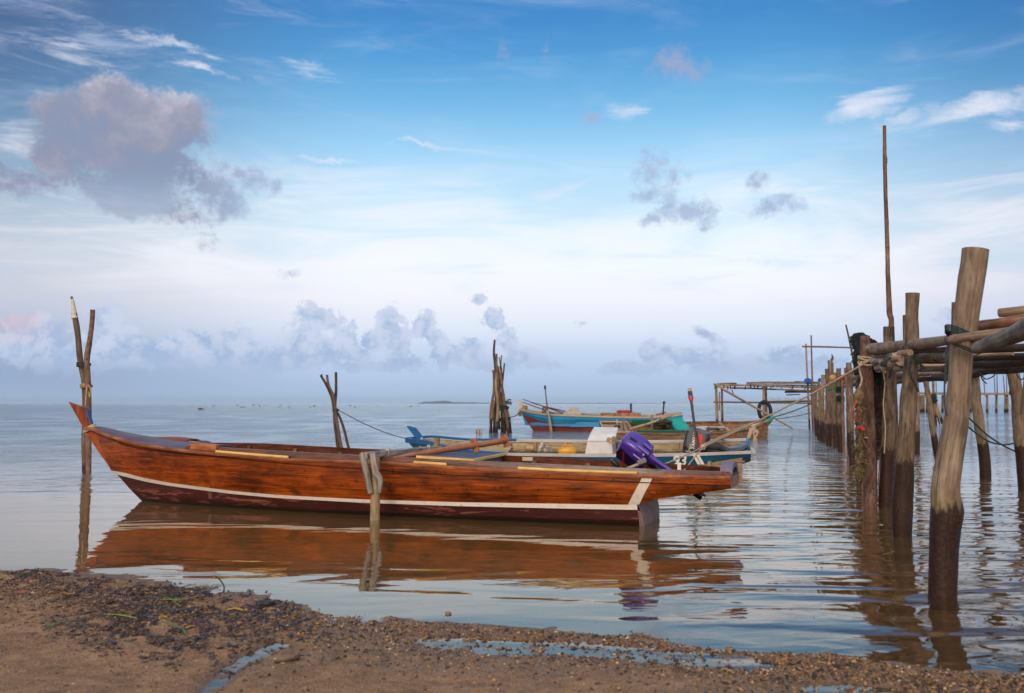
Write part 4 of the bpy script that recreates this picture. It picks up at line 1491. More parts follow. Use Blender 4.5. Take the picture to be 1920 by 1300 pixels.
# painted number on the side facing the beach
sideB = lambda px, py: on_plane(px, py, MB_, -(wB(4.3) + .022))
c93 = sideB(1274, 864.5)
Mt = Matrix.Translation(c93 + Vector((0, -.004, 0))) @ Matrix.Rotation(R(90), 4, 'X')
text_mesh('93', .235, 'decal_white', Mt, 'number', boatB, .12, .006, .006)
mb = MB(); mb.smooth = False
for a_, b_, c2, d2 in (((1299, 854), (1304, 854), (1314, 871), (1308, 871)), ((1306, 854), (1311, 854), (1321, 871), (1315, 871))):
    q = [sideB(*p) for p in (a_, b_, c2, d2)]
    mb.loft([[p + Vector((0, y_, 0)) for p in q] for y_ in (-.008, .02)], True, cap=True)
mb.build('number_stripes', 'decal_white', boatB, False)

# things in boat B
ib = lambda px, py, yl: MB_ @ on_plane(px, py, MB_, yl)


def prism(mb, front, depth):
    """front polygon (world) extruded by a vector"""
    sm = mb.smooth; mb.smooth = False
    mb.loft([front, [p + depth for p in front]], True, cap=True)
    mb.smooth = sm


nB = MB_.to_3x3() @ Vector((0, 1, 0))
bx = empty('foam_box', ib(1125, 850, -.1), 'white foam icebox with lid in the blue boat behind', 'box')
mb = MB()
fz = [ib(1096, 850, -.25), ib(1147, 850, -.25), ib(1148, 838, -.25), ib(1097, 837, -.25)]
Dp = nB * .52 + Vector((.05, 0, .20))
mb.smooth = False
back = [p + nB * .52 for p in fz]
fr2 = [ib(1097, 851, -.25), ib(1148, 851, -.25), ib(1152, 826, -.2), ib(1102, 826, -.2)]
mb.loft([fr2, [p + nB * .46 for p in fr2]], True, cap=True)
mb.build('body', 'foam_white', bx)
mb = MB(); mb.smooth = False
lid = [ib(1101, 827, -.22), ib(1153, 827, -.22), ib(1155, 815, -.0), ib(1109, 814, -.0)]
lid2 = [p + nB * .44 + Vector((.0, 0, .03)) for p in (lid[0], lid[1], lid[2], lid[3])]
mb.loft([[lid[0], lid[1], lid2[1], lid2[0]], [lid[3], lid[2], lid2[2], lid2[3]]], True, cap=True)
mb.build('lid', 'foam_white', bx)

can = empty('jerry_can', ib(1064, 849, -.2), 'yellow plastic jerry can lying in the blue boat behind', 'jerry can')
mb = MB()
c0 = ib(1064, 845.5, -.25)
xB = MB_.to_3x3() @ Vector((1, 0, 0)); zBv = MB_.to_3x3() @ Vector((0, 0, 1))
rings = []
for (dz, sx, sy) in ((-.09, .12, .08), (-.085, .155, .10), (-.02, .165, .11), (.03, .16, .11), (.06, .12, .09), (.075, .10, .07)):
    rings.append([c0 + zBv * dz + xB * (sx * math.copysign(abs(math.cos(a_)) ** .6, math.cos(a_))) + nB * (sy * math.copysign(abs(math.sin(a_)) ** .6, math.sin(a_))) for a_ in [2 * math.pi * i / 20 for i in range(20)]])
mb.loft(rings, True, cap=True)
mb.build('body', 'can_yellow', can)
mb = MB()
mb.rope([c0 + xB * a_ + zBv * b_ for a_, b_ in ((-.09, .07), (-.06, .095), (.05, .095), (.09, .07))], .014, 12)
mb.build('handle', 'can_yellow', can)

mb = MB()
tip = ib(1022, 829, -.1)
rows = []
for i in range(9):
    f_ = i / 8
    row = []
    for k in range(11):
        u_ = k / 10
        base_l, base_r = ib(1008, 846, -.15), ib(1037, 846, -.15)
        tp_ = ib(1014, 827, -.1).lerp(ib(1033, 839, -.1), u_) if True else tip
        p = tp_.lerp(base_l.lerp(base_r, u_), f_)
        p = p + nB * (.05 * math.sin(u_ * 14 + f_ * 3) + .03 * math.sin(u_ * 31 + f_ * 7))
        row.append(p)
    rows.append(row)
mb.sheet(rows, .012, tuple(nB))
tag(mb.build('cloth_sack', 'sack_cloth'), 'crumpled pale sack standing in the blue boat behind', 'sack')
mb = MB()
mb.log([ib(985, 839.5, .2), ib(996, 840.5, .2), ib(1001, 840.5, .2)], [.055, .055, .055], 12, .02)
tag(mb.build('cork_roll', 'float_tan'), 'short tan roll lying beside the crumpled sack', 'float')

mB = motor('outboard_motor', ib(1306, 832, .05), (.10, -.05, -1), nB, 1.32, 'black outboard motor with white lettering and red stripe in the blue boat', 'motor_black', 'motor_black', 2, 'outboard motors')
# lean of the cowl
mB.rotation_euler = (Matrix.Rotation(R(16), 4, 'Y') @ mB.rotation_euler.to_matrix().to_4x4()).to_euler('XYZ')
mb = MB()
mb.log([ib(1326, 835, -.1), ib(1345, 838, -.05), ib(1362, 845, 0), ib(1380, 846, 0), ib(1392, 843, 0), ib(1402, 838, 0)], [.07, .065, .05, .05, .035, .03], 10, .12, 4.0, 20)
tag(mb.build('drive_leg', 'leg_grey'), 'grey motor drive leg lying in the stern of the blue boat', 'motor leg')

mb = MB()
mb.beam(ib(1152, 852, -.42), ib(1150.5, 819, -.42), .06, .05, (0, 1, 0))
mb.build
stk = mb.build('upright_stake', 'grey_wood')
tag(stk, 'short grey stake standing between the foam box and the purple motor', 'stake')
mb = MB()
for j in range(5):
    cc = ib(1147 - 1.2 * j, 827 - .4 * j, -.42)
    mb.rope([cc + Vector((math.cos(a_) * .04, -.02, math.sin(a_) * .04)) for a_ in [2 * math.pi * i / 8 for i in range(9)]], .011, 16)
tag(mb.build('rope_coil', 'rope'), 'small rope coil hung on the grey stake beside the foam box', 'rope')

# red and black handled pole standing in boat B
pe = empty('boat_pole', ib(1309, 849, -.3), 'slim pole with red and black grip leaning in front of the black motor', 'pole')
P0, P1 = ib(1309, 850, -.35), at(1293, 729, 17.4)
mb = MB(); mb.tube([P0, P0.lerp(P1, .40)], [.028, .024], 8); mb.build('shaft', 'pole_wood', pe)
mb = MB(); mb.tube([P0.lerp(P1, .40), P0.lerp(P1, .80)], [.022, .024], 8); mb.build('sleeve', 'motor_black', pe)
mb = MB(); mb.tube([P0.lerp(P1, .80), P0.lerp(P1, .85), P0.lerp(P1, .88)], [.03, .045, .045], 8); mb.build('red_grip', 'decal_red', pe)
mb = MB(); mb.tube([P0.lerp(P1, .88), P0.lerp(P1, .95)], [.04, .04], 8); mb.build('black_grip', 'motor_black', pe)
mb = MB(); mb.tube([P0.lerp(P1, .95), P1], [.04, .03], 8); mb.build('cap', 'float_tan', pe)

# ================= brown boat
PC0, PC1 = Vector((2.95, 33.6, 0)), Vector((8.1, 34.0, 0))
MC = frame(PC0, PC1, R(18))
boatC = boat_empty('brown_boat', MC, 'bare brown plank boat with square stern and turquoise lid, prow pointing right', 'boat', 'small fishing boats moored off the beach')
wC = lambda t_: .60 * (1 if t_ < 3.2 else max(.03, math.cos(math.pi / 2 * min(1, (t_ - 3.2) / 2.75)) ** .8)) * (1 - .12 * max(0, 1 - t_ / 1.5))
nearC = [(1137, 812.5), (1180, 813), (1240, 814.5), (1297, 814.5), (1350, 812), (1400, 806), (1425, 799), (1437, 792)]
TC0 = solve(1136, 812.5, MC, wC)[0]
TC1 = 5.85
zC = hull_set(boatC, MC, wC, nearC, TC0, TC1, lambda s_: -.12 if s_ < .75 else -.12 + .25 * (s_ - .75) / .25, .70, ('brown_plank', 'brown_plank'), inner_mat='brown_plank', floor=.0, rake0=.15, rake1=.75, rail=(.06, .05))
mb = MB(); mb.smooth = False
pr = [on_plane(px, py, MC, 0) for px, py in ((1448, 782), (1451, 784), (1444, 793), (1436, 802), (1427, 801), (1434, 790))]
mb.loft([[Vector((p.x, y_, p.z)) for p in pr] for y_ in (-.05, .05)], True, cap=True)
mb.build('prow', 'teal_paint', boatC, False)
mb = MB(); mb.smooth = False
sq = [on_plane(px, py, MC, -.55) for px, py in ((1123, 788), (1136, 812), (1139, 812))]
mb.add([(TC0 - .06, -.56, zC(TC0) + .03), (TC0 - .06, .56, zC(TC0) + .03), (TC0 - .0, .42, -.1), (TC0 - .0, -.42, -.1),
        (TC0 - .01, -.56, zC(TC0) + .03), (TC0 - .01, .56, zC(TC0) + .03), (TC0 + .05, .42, -.1), (TC0 + .05, -.42, -.1)],
       [(0, 1, 2, 3), (7, 6, 5, 4), (0, 4, 5, 1), (1, 5, 6, 2), (2, 6, 7, 3), (3, 7, 4, 0)])
mb.build('transom', 'green_paint', boatC, False)
mb = MB()
rows = [[(TC0 + .02 + .85 * i / 5, -.50 + 1.0 * k / 6, zC(TC0) - .04 - .06 * i / 5) for k in range(7)] for i in range(6)]
mb.sheet(rows, .02); mb.co = [Vector((v.y, v.z, v.x)) for v in mb.v]
mb.build('stern_deck', 'deck_cream', boatC, False)
mb = MB()
for sgn in (-1, 1):
    mb.beam((TC0 - .03, sgn * .53, zC(TC0) + .03), (TC0 + .9, sgn * .52, zC(1) + .02), .05, .06)
mb.beam((TC0 - .03, -.55, zC(TC0) + .04), (TC0 - .03, .55, zC(TC0) + .04), .05, .05)
mb.build('deck_rim', 'deck_cream', boatC, False)
mb = MB(); mb.beam((TC0 + .92, -.52, zC(1) - .02), (TC0 + .92, .54, zC(1) - .0), .05, .10); mb.build('thwart', 'pale_wood', boatC, False)
mb = MB()
xa, xb_ = on_plane(1195, 810, MC, -.5).x, on_plane(1297, 812, MC, -.5).x
mb.beam((xa, -.50, zC(1.4) + .04), (xb_, -.50, zC(2.6) + .04), .08, .13)
mb.build('side_board', 'green_paint', boatC, False)
mb = MB()
xa, xb_ = on_plane(1185, 790, MC, .5).x, on_plane(1250, 790, MC, .5).x
mb.beam((xa, .50, zC(1.4) + .02), (xb_, .50, zC(2.6) + .02), .04, .20)
mb.build('side_board', 'green_paint', boatC, False)
mb = MB()
q = [on_plane(*p, MC, y_) for p, y_ in (((1254, 785), .42), ((1279, 784), .42), ((1296, 806), -.42), ((1270, 806), -.42))]
mb.sheet([[q[0], q[1]], [q[3], q[2]]], .03)
mb.smooth = False
mb.beam(q[0] - Vector((0, 0, .05)), q[3] - Vector((0, 0, .05)), .03, .12)
mb.build('locker_lid', 'teal_paint', boatC, False)
for t_ in (3.4, 4.35):
    mb = MB(); mb.beam((t_, -wC(t_) + .04, zC(t_) - .05), (t_ - .15, wC(t_) - .04, zC(t_) - .03), .07, .06); mb.build('thwart', 'pale_wood', boatC, False)
for sgn in (-1, 1):
    for k in range(7):
        t_ = .8 + k * .62
        mb = MB(); mb.beam((t_, sgn * (wC(t_) - .06), .0), (t_, sgn * (wC(t_) - .06), zC(t_) - .01), .06, .05, (0, 1, 0)); mb.build('rib', 'brown_plank', boatC, False)
mb = MB()
rows = []
for i in range(8):
    t_ = 4.4 + 1.2 * i / 7
    w_ = max(.02, wC(t_) - .05)
    rows.append([(t_, w_ * (-1 + 2 * k / 5), zC(t_) - .07) for k in range(6)])
mb.sheet(rows, .02); mb.co = [Vector((v.y, v.z, v.x)) for v in mb.v]
mb.build('foredeck', 'brown_plank', boatC, False)
ic = lambda px, py, yl: MC @ on_plane(px, py, MC, yl)
# stakes, paddle, net heap, lamp in boat C
for (pa, pb, yl, r_, lb) in (((1171, 815), (1169, 783), -.5, .045, 'grey stake at the near side of the brown boat'), ((1222, 806), (1223, 778), .3, .045, 'grey stake at the far side of the brown boat')):
    mb = MB(); mb.beam(ic(*pa, yl), ic(*pb, yl), r_ * 1.9, r_ * 1.5, (0, 1, 0))
    tag(mb.build('boat_stake', 'grey_wood'), lb, 'stake', 'stakes in the brown boat')
mb = MB(); mb.log([ic(1180, 805, -.3), ic(1222, 793, 0), ic(1263, 777, .35)], [.05, .045, .03], 8, .06, 2)
tag(mb.build('paddle_pole', 'pale_wood'), 'long paddle pole lying slanted across the brown boat', 'pole')
mb = MB()
for j in range(26):
    c_ = ic(1243 + rnd.uniform(-10, 11), 799 + rnd.uniform(-9, 5), rnd.uniform(-.1, .4))
    mb.ball(c_, (rnd.uniform(.08, .16), .10, rnd.uniform(.05, .11)), 7, 5, .6, j)
tag(mb.build('net_heap', 'net_brown'), 'dark brown net heap beside the turquoise lid', 'net')
mb = MB()
for j in range(22):
    c_ = ic(1310 + rnd.uniform(0, 50), 806 + rnd.uniform(-5, 3), rnd.uniform(.0, .3))
    mb.ball(c_, (rnd.uniform(.10, .2), .12, rnd.uniform(.03, .06)), 7, 5, .6, j)
tag(mb.build('grey_net', 'sack_cloth'), 'pale crumpled net lying in the bow half of the brown boat', 'net')
lp = empty('boat_lamp', ic(1157, 803, -.2), 'small dark lamp with white tip on the stern deck of the brown boat', 'lamp')
mb = MB(); mb.ball(ic(1158, 800, -.2), (.11, .10, .07), 10, 7, .3, 2); mb.build('body', 'motor_black', lp)
mb = MB(); mb.tube([ic(1157, 797, -.2), ic(1156.5, 787, -.2)], .012, 6); mb.build('tip', 'decal_white', lp)
# hanging mooring rope on the brown prow
mb = MB()
for (pts) in (((1408, 803), (1404, 815), (1402, 826), (1408, 812), (1412, 801)), ((1416, 799), (1413, 812), (1418, 826), (1424, 833)), ((1414, 805), (1420, 813), (1415, 822), (1411, 833)), ((1416, 805), (1422, 811), (1414, 809), (1413, 803)), ((1417, 822), (1421, 831), (1426, 835))):
    mb.rope([at(px, py, 32.6) for px, py in pts], .035, 16, 6, .3)
mb.rope([at(px, py, 32.7) for px, py in ((1409, 800), (1418, 796), (1426, 793))], .05, 10)
tag(mb.build('hanging_rope', 'rope_pale'), 'knotted frayed rope hanging from the prow of the brown boat', 'rope')

# ================= sea blue and red boat
PD0, PD1 = Vector((1.05, 44.4, 0)), Vector((7.3, 43.6, 0))
MD = frame(PD0, PD1, R(3))
boatD = boat_empty('fishing_boat', MD, 'sea-blue fishing boat with dark red bottom, farthest from the beach', 'boat', 'small fishing boats moored off the beach')
TD0 = -.75
wD = lambda t_: .03 + .82 * wshape(t_ - TD0, 2.6) * (1 - .1 * max(0, min(1, (t_ - 4) / 2.5)))
n1 = [(980, 769), (999, 774), (1018, 777), (1064, 779.3), (1122, 781.5), (1180, 783), (1225, 783), (1262, 780), (1280, 777)]
n2 = [(985, 778), (998, 784), (1016, 790.5), (1040, 794), (1075, 795.6), (1079, 794), (1083, 792), (1122, 792.8), (1200, 793), (1280, 790)]
n3 = [(1003, 805), (1040, 812), (1120, 812), (1280, 810)]
CD1, CD2 = curve(n1, MD, wD), curve(n2, MD, lambda t_: wD(t_) * .93)
TDE = CD1[0][-1]
d1 = lambda t_: interp(t_, *CD1)
d2 = lambda t_: interp(t_, *CD2)
f1 = lev(wD, d1, TD0, TDE)
f2 = lev(lambda t_: wD(t_) * .93 - .01, d2, TD0 + .18, TDE)
f3 = lambda s_: (0.0 + TDE * s_ * .98, max(.01, wD(TDE * s_) * .62 - .02), -.12)
mb = MB()
strip(mb, f1, mid(f1, f2, .5, .03), 0, 1, 60); strip(mb, mid(f1, f2, .5, .03), f2, 0, 1, 60)
mb.build('hull', 'sea_blue', boatD, False, 30)
mb = MB()
for k in range(3): strip(mb, mid(f2, f3, k / 3, .04 * math.sin(math.pi * k / 3)), mid(f2, f3, (k + 1) / 3, .04 * math.sin(math.pi * (k + 1) / 3)), 0, 1, 60)
bd_ = [f3(i / 20) for i in range(21)]
mb.build('bottom', 'hull_red', boatD, False, 30)
mb = MB()
f2b = mid(f2, f3, .45, .048); f2c = mid(f2, f3, .85, .03)
strip(mb, f2b, f2c, 0, 1, 60); mb.build('worn_boot', 'faded_red', boatD, False, 30)
mb = MB()
mb.add([(TDE, -wD(TDE), d1(TDE)), (TDE, wD(TDE), d1(TDE)), (TDE, wD(TDE) * .6, -.1), (TDE, -wD(TDE) * .6, -.1)], [(0, 1, 2, 3)])
mb.build('transom', 'sea_blue', boatD, False)
mb = MB()
strip(mb, lev(wD, d1, TD0 + .1, TDE, -.04), lev(wD, lambda t_: .25, TD0 + .3, TDE, -.08), 0, 1, 40)
rows = [[(TD0 + .3 + (TDE - TD0 - .3) * i / 20, (wD(TD0 + .3 + (TDE - TD0 - .3) * i / 20) - .06) * (-1 + 2 * k / 4), .25 + (.35 if i < 6 else 0)) for k in range(5)] for i in range(21)]
mb.sheet(rows, .02)
mb.build('inner_planking', 'light_blue', boatD, False)
for sgn in (-1, 1):
    mb = MB(); mb.smooth = False
    rings, cos = [], []
    for i in range(41):
        t_ = TD0 + (TDE - TD0) * i / 40
        r_ = [(wD(t_) + .03, d1(t_) - .03), (wD(t_) + .03, d1(t_) + .035), (wD(t_) - .06, d1(t_) + .035), (wD(t_) - .06, d1(t_) - .03)]
        rings.append([(t_, sgn * a_, b_) for a_, b_ in r_]); cos += [(a_, b_, t_) for a_, b_ in r_]
    mb.loft(rings, True, cos=cos, cap=True); mb.build('gunwale', 'pale_rail', boatD, False)
mb = MB(); mb.smooth = False
pr = [on_plane(px, py, MD, 0) for px, py in ((968, 749), (975, 750), (981, 764), (984, 773), (978, 770), (973, 760))]
mb.loft([[Vector((p.x, y_, p.z)) for p in pr] for y_ in (-.06, .06)], True, cap=True)
mb.build('prow', 'tip_white', boatD, False)
mb = MB(); mb.smooth = False
idd = lambda px, py, yl: MD @ on_plane(px, py, MD, yl)
mb.loft([[idd(px, py, y_) for px, py in ((1122, 781), (1127, 774), (1200, 774), (1206, 782))] for y_ in (-.35, .5)], True, cap=True)
mb.build('engine_cover', 'brown_plank', boatD)
mb = MB(); mb.beam(idd(1228, 781, -.1), idd(1247, 776, .5), .8, .05); mb.build('stern_deck', 'pale_rail', boatD)
mb = MB()
for a_, b_ in (((1017, 777), (1018, 764)), ((1018, 764), (1030, 766)), ((1018, 765), (1024, 775)), ((1024, 766), (1018, 777))):
    mb.tube([idd(*a_, -.5), idd(*b_, -.5)], .035, 6)
mb.build('bow_rack', 'pole_wood', boatD)
for a_, b_, lb in (((980, 749), (1056, 775), 'thin pole over the bow of the farthest boat, its tip highest of three'), ((979, 754), (1040, 776), 'thin pole over the bow of the farthest boat, lowest of three'), ((1000, 757), (1060, 772), 'shorter thin pole over the bow of the farthest boat, nearest the covered crate')):
    mb = MB(); mb.log([idd(*a_, -.1), idd(*b_, .1)], [.02, .035], 6, .05)
    tag(mb.build('fishing_pole', 'pole_wood'), lb, 'pole', 'poles on the bow of the farthest boat')
mb = MB()
for j in range(34):
    f_ = rnd.random()
    c_ = idd(978 + 8 * (1 - f_) + rnd.uniform(-3, 4), 762 + 16 * f_, rnd.uniform(-.12, .1)) - Vector((0.12 * f_, 0, 0))
    mb.ball(c_, (.07, .07, .09), 6, 5, .8, j)
tag(mb.build('rope_bundle', 'rope'), 'bundle of frayed rope tied round the pale prow of the farthest boat', 'rope')
mb = MB(); mb.smooth = False
q = [idd(px, py, -.2) for px, py in ((1055, 777), (1072, 764), (1083, 764), (1090, 778))]
q2 = [idd(px, py, .45) for px, py in ((1060, 777), (1076, 765), (1081, 765), (1088, 778))]
mb.loft([q, q2], True, cap=True)
tag(mb.build('covered_crate', 'sack_cloth'), 'pale cloth-covered hump on the farthest boat', 'crate')
mb = MB(); mb.ball(idd(1170, 772.5, .0), (.38, .25, .09), 10, 6, .5, 3)
tag(mb.build('red_bundle', 'plastic_red'), 'red plastic bundle on the engine cover of the farthest boat', 'bundle')
md = empty('boat_mast', idd(1030, 806, -.9), 'thin upright pole with dark tip beside the blue boat bow', 'pole')
mb = MB(); mb.log([idd(1034, 812, -.95), idd(1030, 785, -.95), idd(1027, 770, -.9)], [.06, .055, .04], 7, .1); mb.build('lower_pole', 'pale_wood', md)
mb = MB(); mb.log([idd(1027, 772, -.9), idd(1022, 728, -.9)], [.035, .028], 6, .1); mb.build('upper_pole', 'pole_wood', md)
mb = MB(); mb.tube([idd(1022, 730, -.9), idd(1022, 723, -.9)], [.05, .05], 6); mb.build('tip', 'motor_black', md)
for (a_, b_, r_, lb) in (((1183, 772), (1183, 757), .045, 'short black post on the engine cover of the farthest boat'), ((1243, 779), (1245, 755), .035, 'T-topped rod at the stern of the farthest boat')):
    mb = MB(); mb.tube([idd(*a_, 0), idd(*b_, 0)], r_, 7)
    if r_ < .04: mb.tube([idd(1242.5, 755, 0), idd(1247.5, 754.5, 0)], .05, 7)
    tag(mb.build('deck_rod', 'motor_black'), lb, 'rod')
mb = MB(); mb.tube([idd(1230, 778, 0), idd(1249, 773, 0)], .03, 6)
tag(mb.build('red_rod', 'decal_darkred'), 'thin red rod lying at the stern of the farthest boat', 'rod')

# ------------------------------------------------------------------ jetty
def pxr(wpx, Y): return wpx / FPX * Y / 2


jy = empty('jetty', gnd(1690, 1005), 'long rough pole jetty running from the right foreground out to sea', 'jetty')
POST_N = [0]


def post(parent, pts, name='post', mat='post_wood', base=None, sub=0.25, n=18, wob=.17, Yover=None, dy=0.0, knots=None, extra=None):
    """pts = [(px,py,width_px)...] from the waterline up; depth from the first point"""
    Y = Yover if Yover else gnd(pts[0][0], pts[0][1]).y
    P = [at(px, py, Y + dy * i) for i, (px, py, w_) in enumerate(pts)]
    rr = [pxr(w_, Y) for _, _, w_ in pts]
    P.insert(0, P[0] + Vector((P[0].x - P[1].x, 0, 0)) * .3 + Vector((0, 0, -sub)))
    rr.insert(0, rr[0])
    POST_N[0] += 1
    mb = MB()
    if knots is None and rr[1] > .05:
        kr = random.Random(POST_N[0])
        knots = [(kr.uniform(.3, 2.2), kr.uniform(-3, 3), rr[1] * kr.uniform(.18, .4), rr[1] * kr.uniform(.12, .3)) for _ in range(9)]
    mb.log(P, rr, n, wob, POST_N[0] * 3.7, 44 if len(pts) > 3 else 24, knots=knots)
    return mb.build(name, mat, parent, ang=60)


# the great leaning post with its flared head
P1Y = gnd(1768, 1117).y
edges = [(1117, 1742, 1793), (1070, 1743, 1795), (1030, 1743, 1796), (985, 1744, 1801), (958, 1746, 1806), (930, 1747, 1800), (903, 1749, 1799.5), (862, 1755.6, 1805), (830, 1762, 1809.5),
         (785, 1771, 1816), (720, 1777.8, 1819.6), (660, 1781.5, 1824), (620, 1786.4, 1831), (561, 1793, 1839.8), (523, 1797, 1845.6), (495, 1801.7, 1849.9), (468, 1804.6, 1853.5)]
post(jy, [((l_ + r_) / 2, y_, (r_ - l_) * .985) for y_, l_, r_ in edges], n=26, wob=.035, knots=[])
post(jy, [(1691, 1006, 34), (1692, 950, 36), (1696, 890, 35), (1700, 820, 31), (1703, 750, 30), (1707, 700, 27), (1709, 650, 25), (1710, 600, 24), (1711, 550, 24)], n=18)
post(jy, [(1661, 951, 26), (1662, 900, 26), (1664, 850, 25), (1667, 790, 24), (1668, 740, 21), (1669, 690, 21), (1667, 650, 20), (1667, 613, 20)], n=16)
post(jy, [(1632, 951, 24), (1631, 900, 24), (1629, 850, 25), (1628, 800, 25), (1626, 750, 24), (1625, 700, 23), (1623, 660, 21), (1622, 630, 17)], mat='bark_wood', n=16, wob=.10)
post(jy, [(1684, 900, 12), (1679, 820, 12), (1676, 740, 12), (1674, 690, 12)], mat='bark_wood')
post(jy, [(1719, 852, 11), (1719, 790, 11), (1718, 740, 10), (1717, 700, 9)])
post(jy, [(1697, 640, 7), (1696, 600, 7), (1695.5, 591, 6)], mat='pole_wood', Yover=10.4, sub=.6)
post(jy, [(1787, 640, 8), (1788, 600, 8), (1788, 567, 7)], mat='pole_wood', Yover=8.2, sub=.6)
# right hand row
post(jy, [(1848, 898, 20), (1846, 860, 20), (1840, 820, 19), (1835, 790, 19), (1831, 750, 17), (1828, 700, 15)])
post(jy, [(1922, 920, 25), (1919, 870, 25), (1913, 820, 25), (1910, 770, 24), (1905, 730, 23), (1898, 684, 20)], dy=-.0)
post(jy, [(1759, 868, 10), (1754, 835, 12), (1748, 800, 11), (1743, 760, 10), (1737, 725, 9), (1734, 706, 9)])
post(jy, [(1916, 764, 5), (1921, 720, 5), (1923, 690, 5)], mat='pole_wood', Yover=13.2, sub=.1)
# left hand row running away
row = [(1610, 897, 1609, 690, 12), (1599, 876, 1591, 680, 12), (1591, 864, 1586, 690, 8), (1577, 848, 1572.5, 691, 10), (1567, 840, 1566, 699, 8),
       (1557, 835, 1556, 676, 9), (1549, 829, 1550.5, 692, 8), (1542, 826, 1543.5, 703, 8), (1535.5, 822, 1534.5, 716, 6), (1530, 813, 1528, 721, 5), (1526, 812, 1521, 629, 3.4)]
for i, (bx_, by_, tx_, ty_, w_) in enumerate(row):
    k = random.Random(i)
    m1, m2 = k.uniform(-2.4, 2.4), k.uniform(-2.4, 2.4)
    post(jy, [(bx_, by_, w_), (bx_ * .67 + tx_ * .33 + m1, by_ * .67 + ty_ * .33, w_ * 1.05), (bx_ * .33 + tx_ * .67 + m2, by_ * .33 + ty_ * .67, w_ * .95), (tx_, ty_, w_ * .85)],
         mat=('post_wood', 'post_wood_far', 'bark_wood', 'post_wood')[(i * 3) % 4] if i not in (1, 3) else 'post_wood', n=14, wob=.24)
# extra thinner piles between and behind them
for i, (bx_, by_, tx_, ty_, w_) in enumerate([(1583, 852, 1580, 712, 6), (1553, 832, 1554, 690, 5),
                                              (1561, 836, 1561, 680, 4), (1533, 815, 1531, 722, 4), (1651, 905, 1654, 700, 9), (1640, 892, 1643, 705, 9), (1620, 905, 1617, 715, 9),
                                              (1624, 862, 1622, 705, 8)]):
    post(jy, [(bx_, by_, w_), (bx_ * .5 + tx_ * .5 + ((i * 7) % 3 - 1), (by_ + ty_) / 2, w_), (tx_, ty_, w_ * .85)], mat='post_wood_far' if i % 2 else 'bark_wood', n=10, wob=.3)
# leaning broken stubs against the row
for i, (bx_, by_, tx_, ty_, w_) in enumerate([(1537, 826, 1546, 778, 7), (1545, 830, 1540, 770, 6), (1530, 818, 1534, 765, 5), (1553, 836, 1549, 790, 6), (1540, 828, 1543, 795, 8)]):
    post(jy, [(bx_, by_, w_), ((bx_ + tx_) / 2 - 1, (by_ + ty_) / 2, w_ * 1.2), (tx_, ty_, w_ * .7)], mat='post_wood', n=10, wob=.4, name='stub')
# splintered pile top
post(jy, [(1557, 700, 5), (1558, 680, 5), (1561, 671, 4), (1559.5, 664.5, 2)], mat='pole_wood', Yover=gnd(1557, 835).y, sub=.2)


def zdeck(Y): return interp(Y, [5, 12, 20, 50], [1.60, 1.72, 1.82, 2.08])
def xleft(Y): return interp(Y, [5.2, 6.4, 11.6, 21, 52], [2.45, 2.80, 4.20, 7.15, 16.1])


# long bearers
for off, nm in ((.02, 0), (1.75, 1), (.9, 2)):
    ys_ = [9.4 if nm == 0 else 6.4, 11.5, 15, 21, 28, 38, 51]
    for i in range(len(ys_) - 1):
        a_, b_ = ys_[i], ys_[i + 1] + .4
        mb = MB()
        mb.log([Vector((xleft(a_) + off + .05, a_, zdeck(a_) - .06 - .03 * (i % 2))), Vector((xleft((a_ + b_) / 2) + off + .1, (a_ + b_) / 2, zdeck((a_ + b_) / 2) - .09)), Vector((xleft(b_) + off + .03, b_, zdeck(b_) - .06))],
               [.06, .055, .045], 10, .10, i * 2.1 + off)
        mb.build('bearer', 'dark_deck' if nm else 'beam_wood', jy)
# cross poles under and on the bearers
kk = random.Random(5)
Y = 11.2
ci = 0
while Y < 51:
    x0 = xleft(Y) - kk.uniform(-.12, .04); x1 = xleft(Y) + 1.85 + kk.uniform(-.2, .2)
    r_ = kk.uniform(.022, .042)
    z_ = zdeck(Y) + kk.uniform(-.012, .03)
    mb = MB()
    mb.log([Vector((x0, Y, z_)), Vector(((x0 + x1) / 2, Y + kk.uniform(-.08, .08), z_ + kk.uniform(-.03, .01))), Vector((x1, Y + kk.uniform(-.1, .1), z_))], [r_, r_ * .95, r_ * .8], 8, .10, ci * 1.3)
    mb.build('deck_pole', kk.choice(['beam_wood', 'dark_deck', 'grey_wood', 'beam_wood']), jy)
    Y += (.42 if Y < 14 else .75 if Y < 28 else 1.3) * kk.uniform(.75, 1.25)
    ci += 1
# near beams seen at the right edge
def bm(pts, mat, name='beam', n=16, wob=.05, seed=0.0):
    mb = MB()
    mb.log([at(px, py, Y_) for px, py, Y_, w_ in pts], [pxr(w_, Y_) for px, py, Y_, w_ in pts], n, wob, seed, 20)
    return mb.build(name, mat, jy)


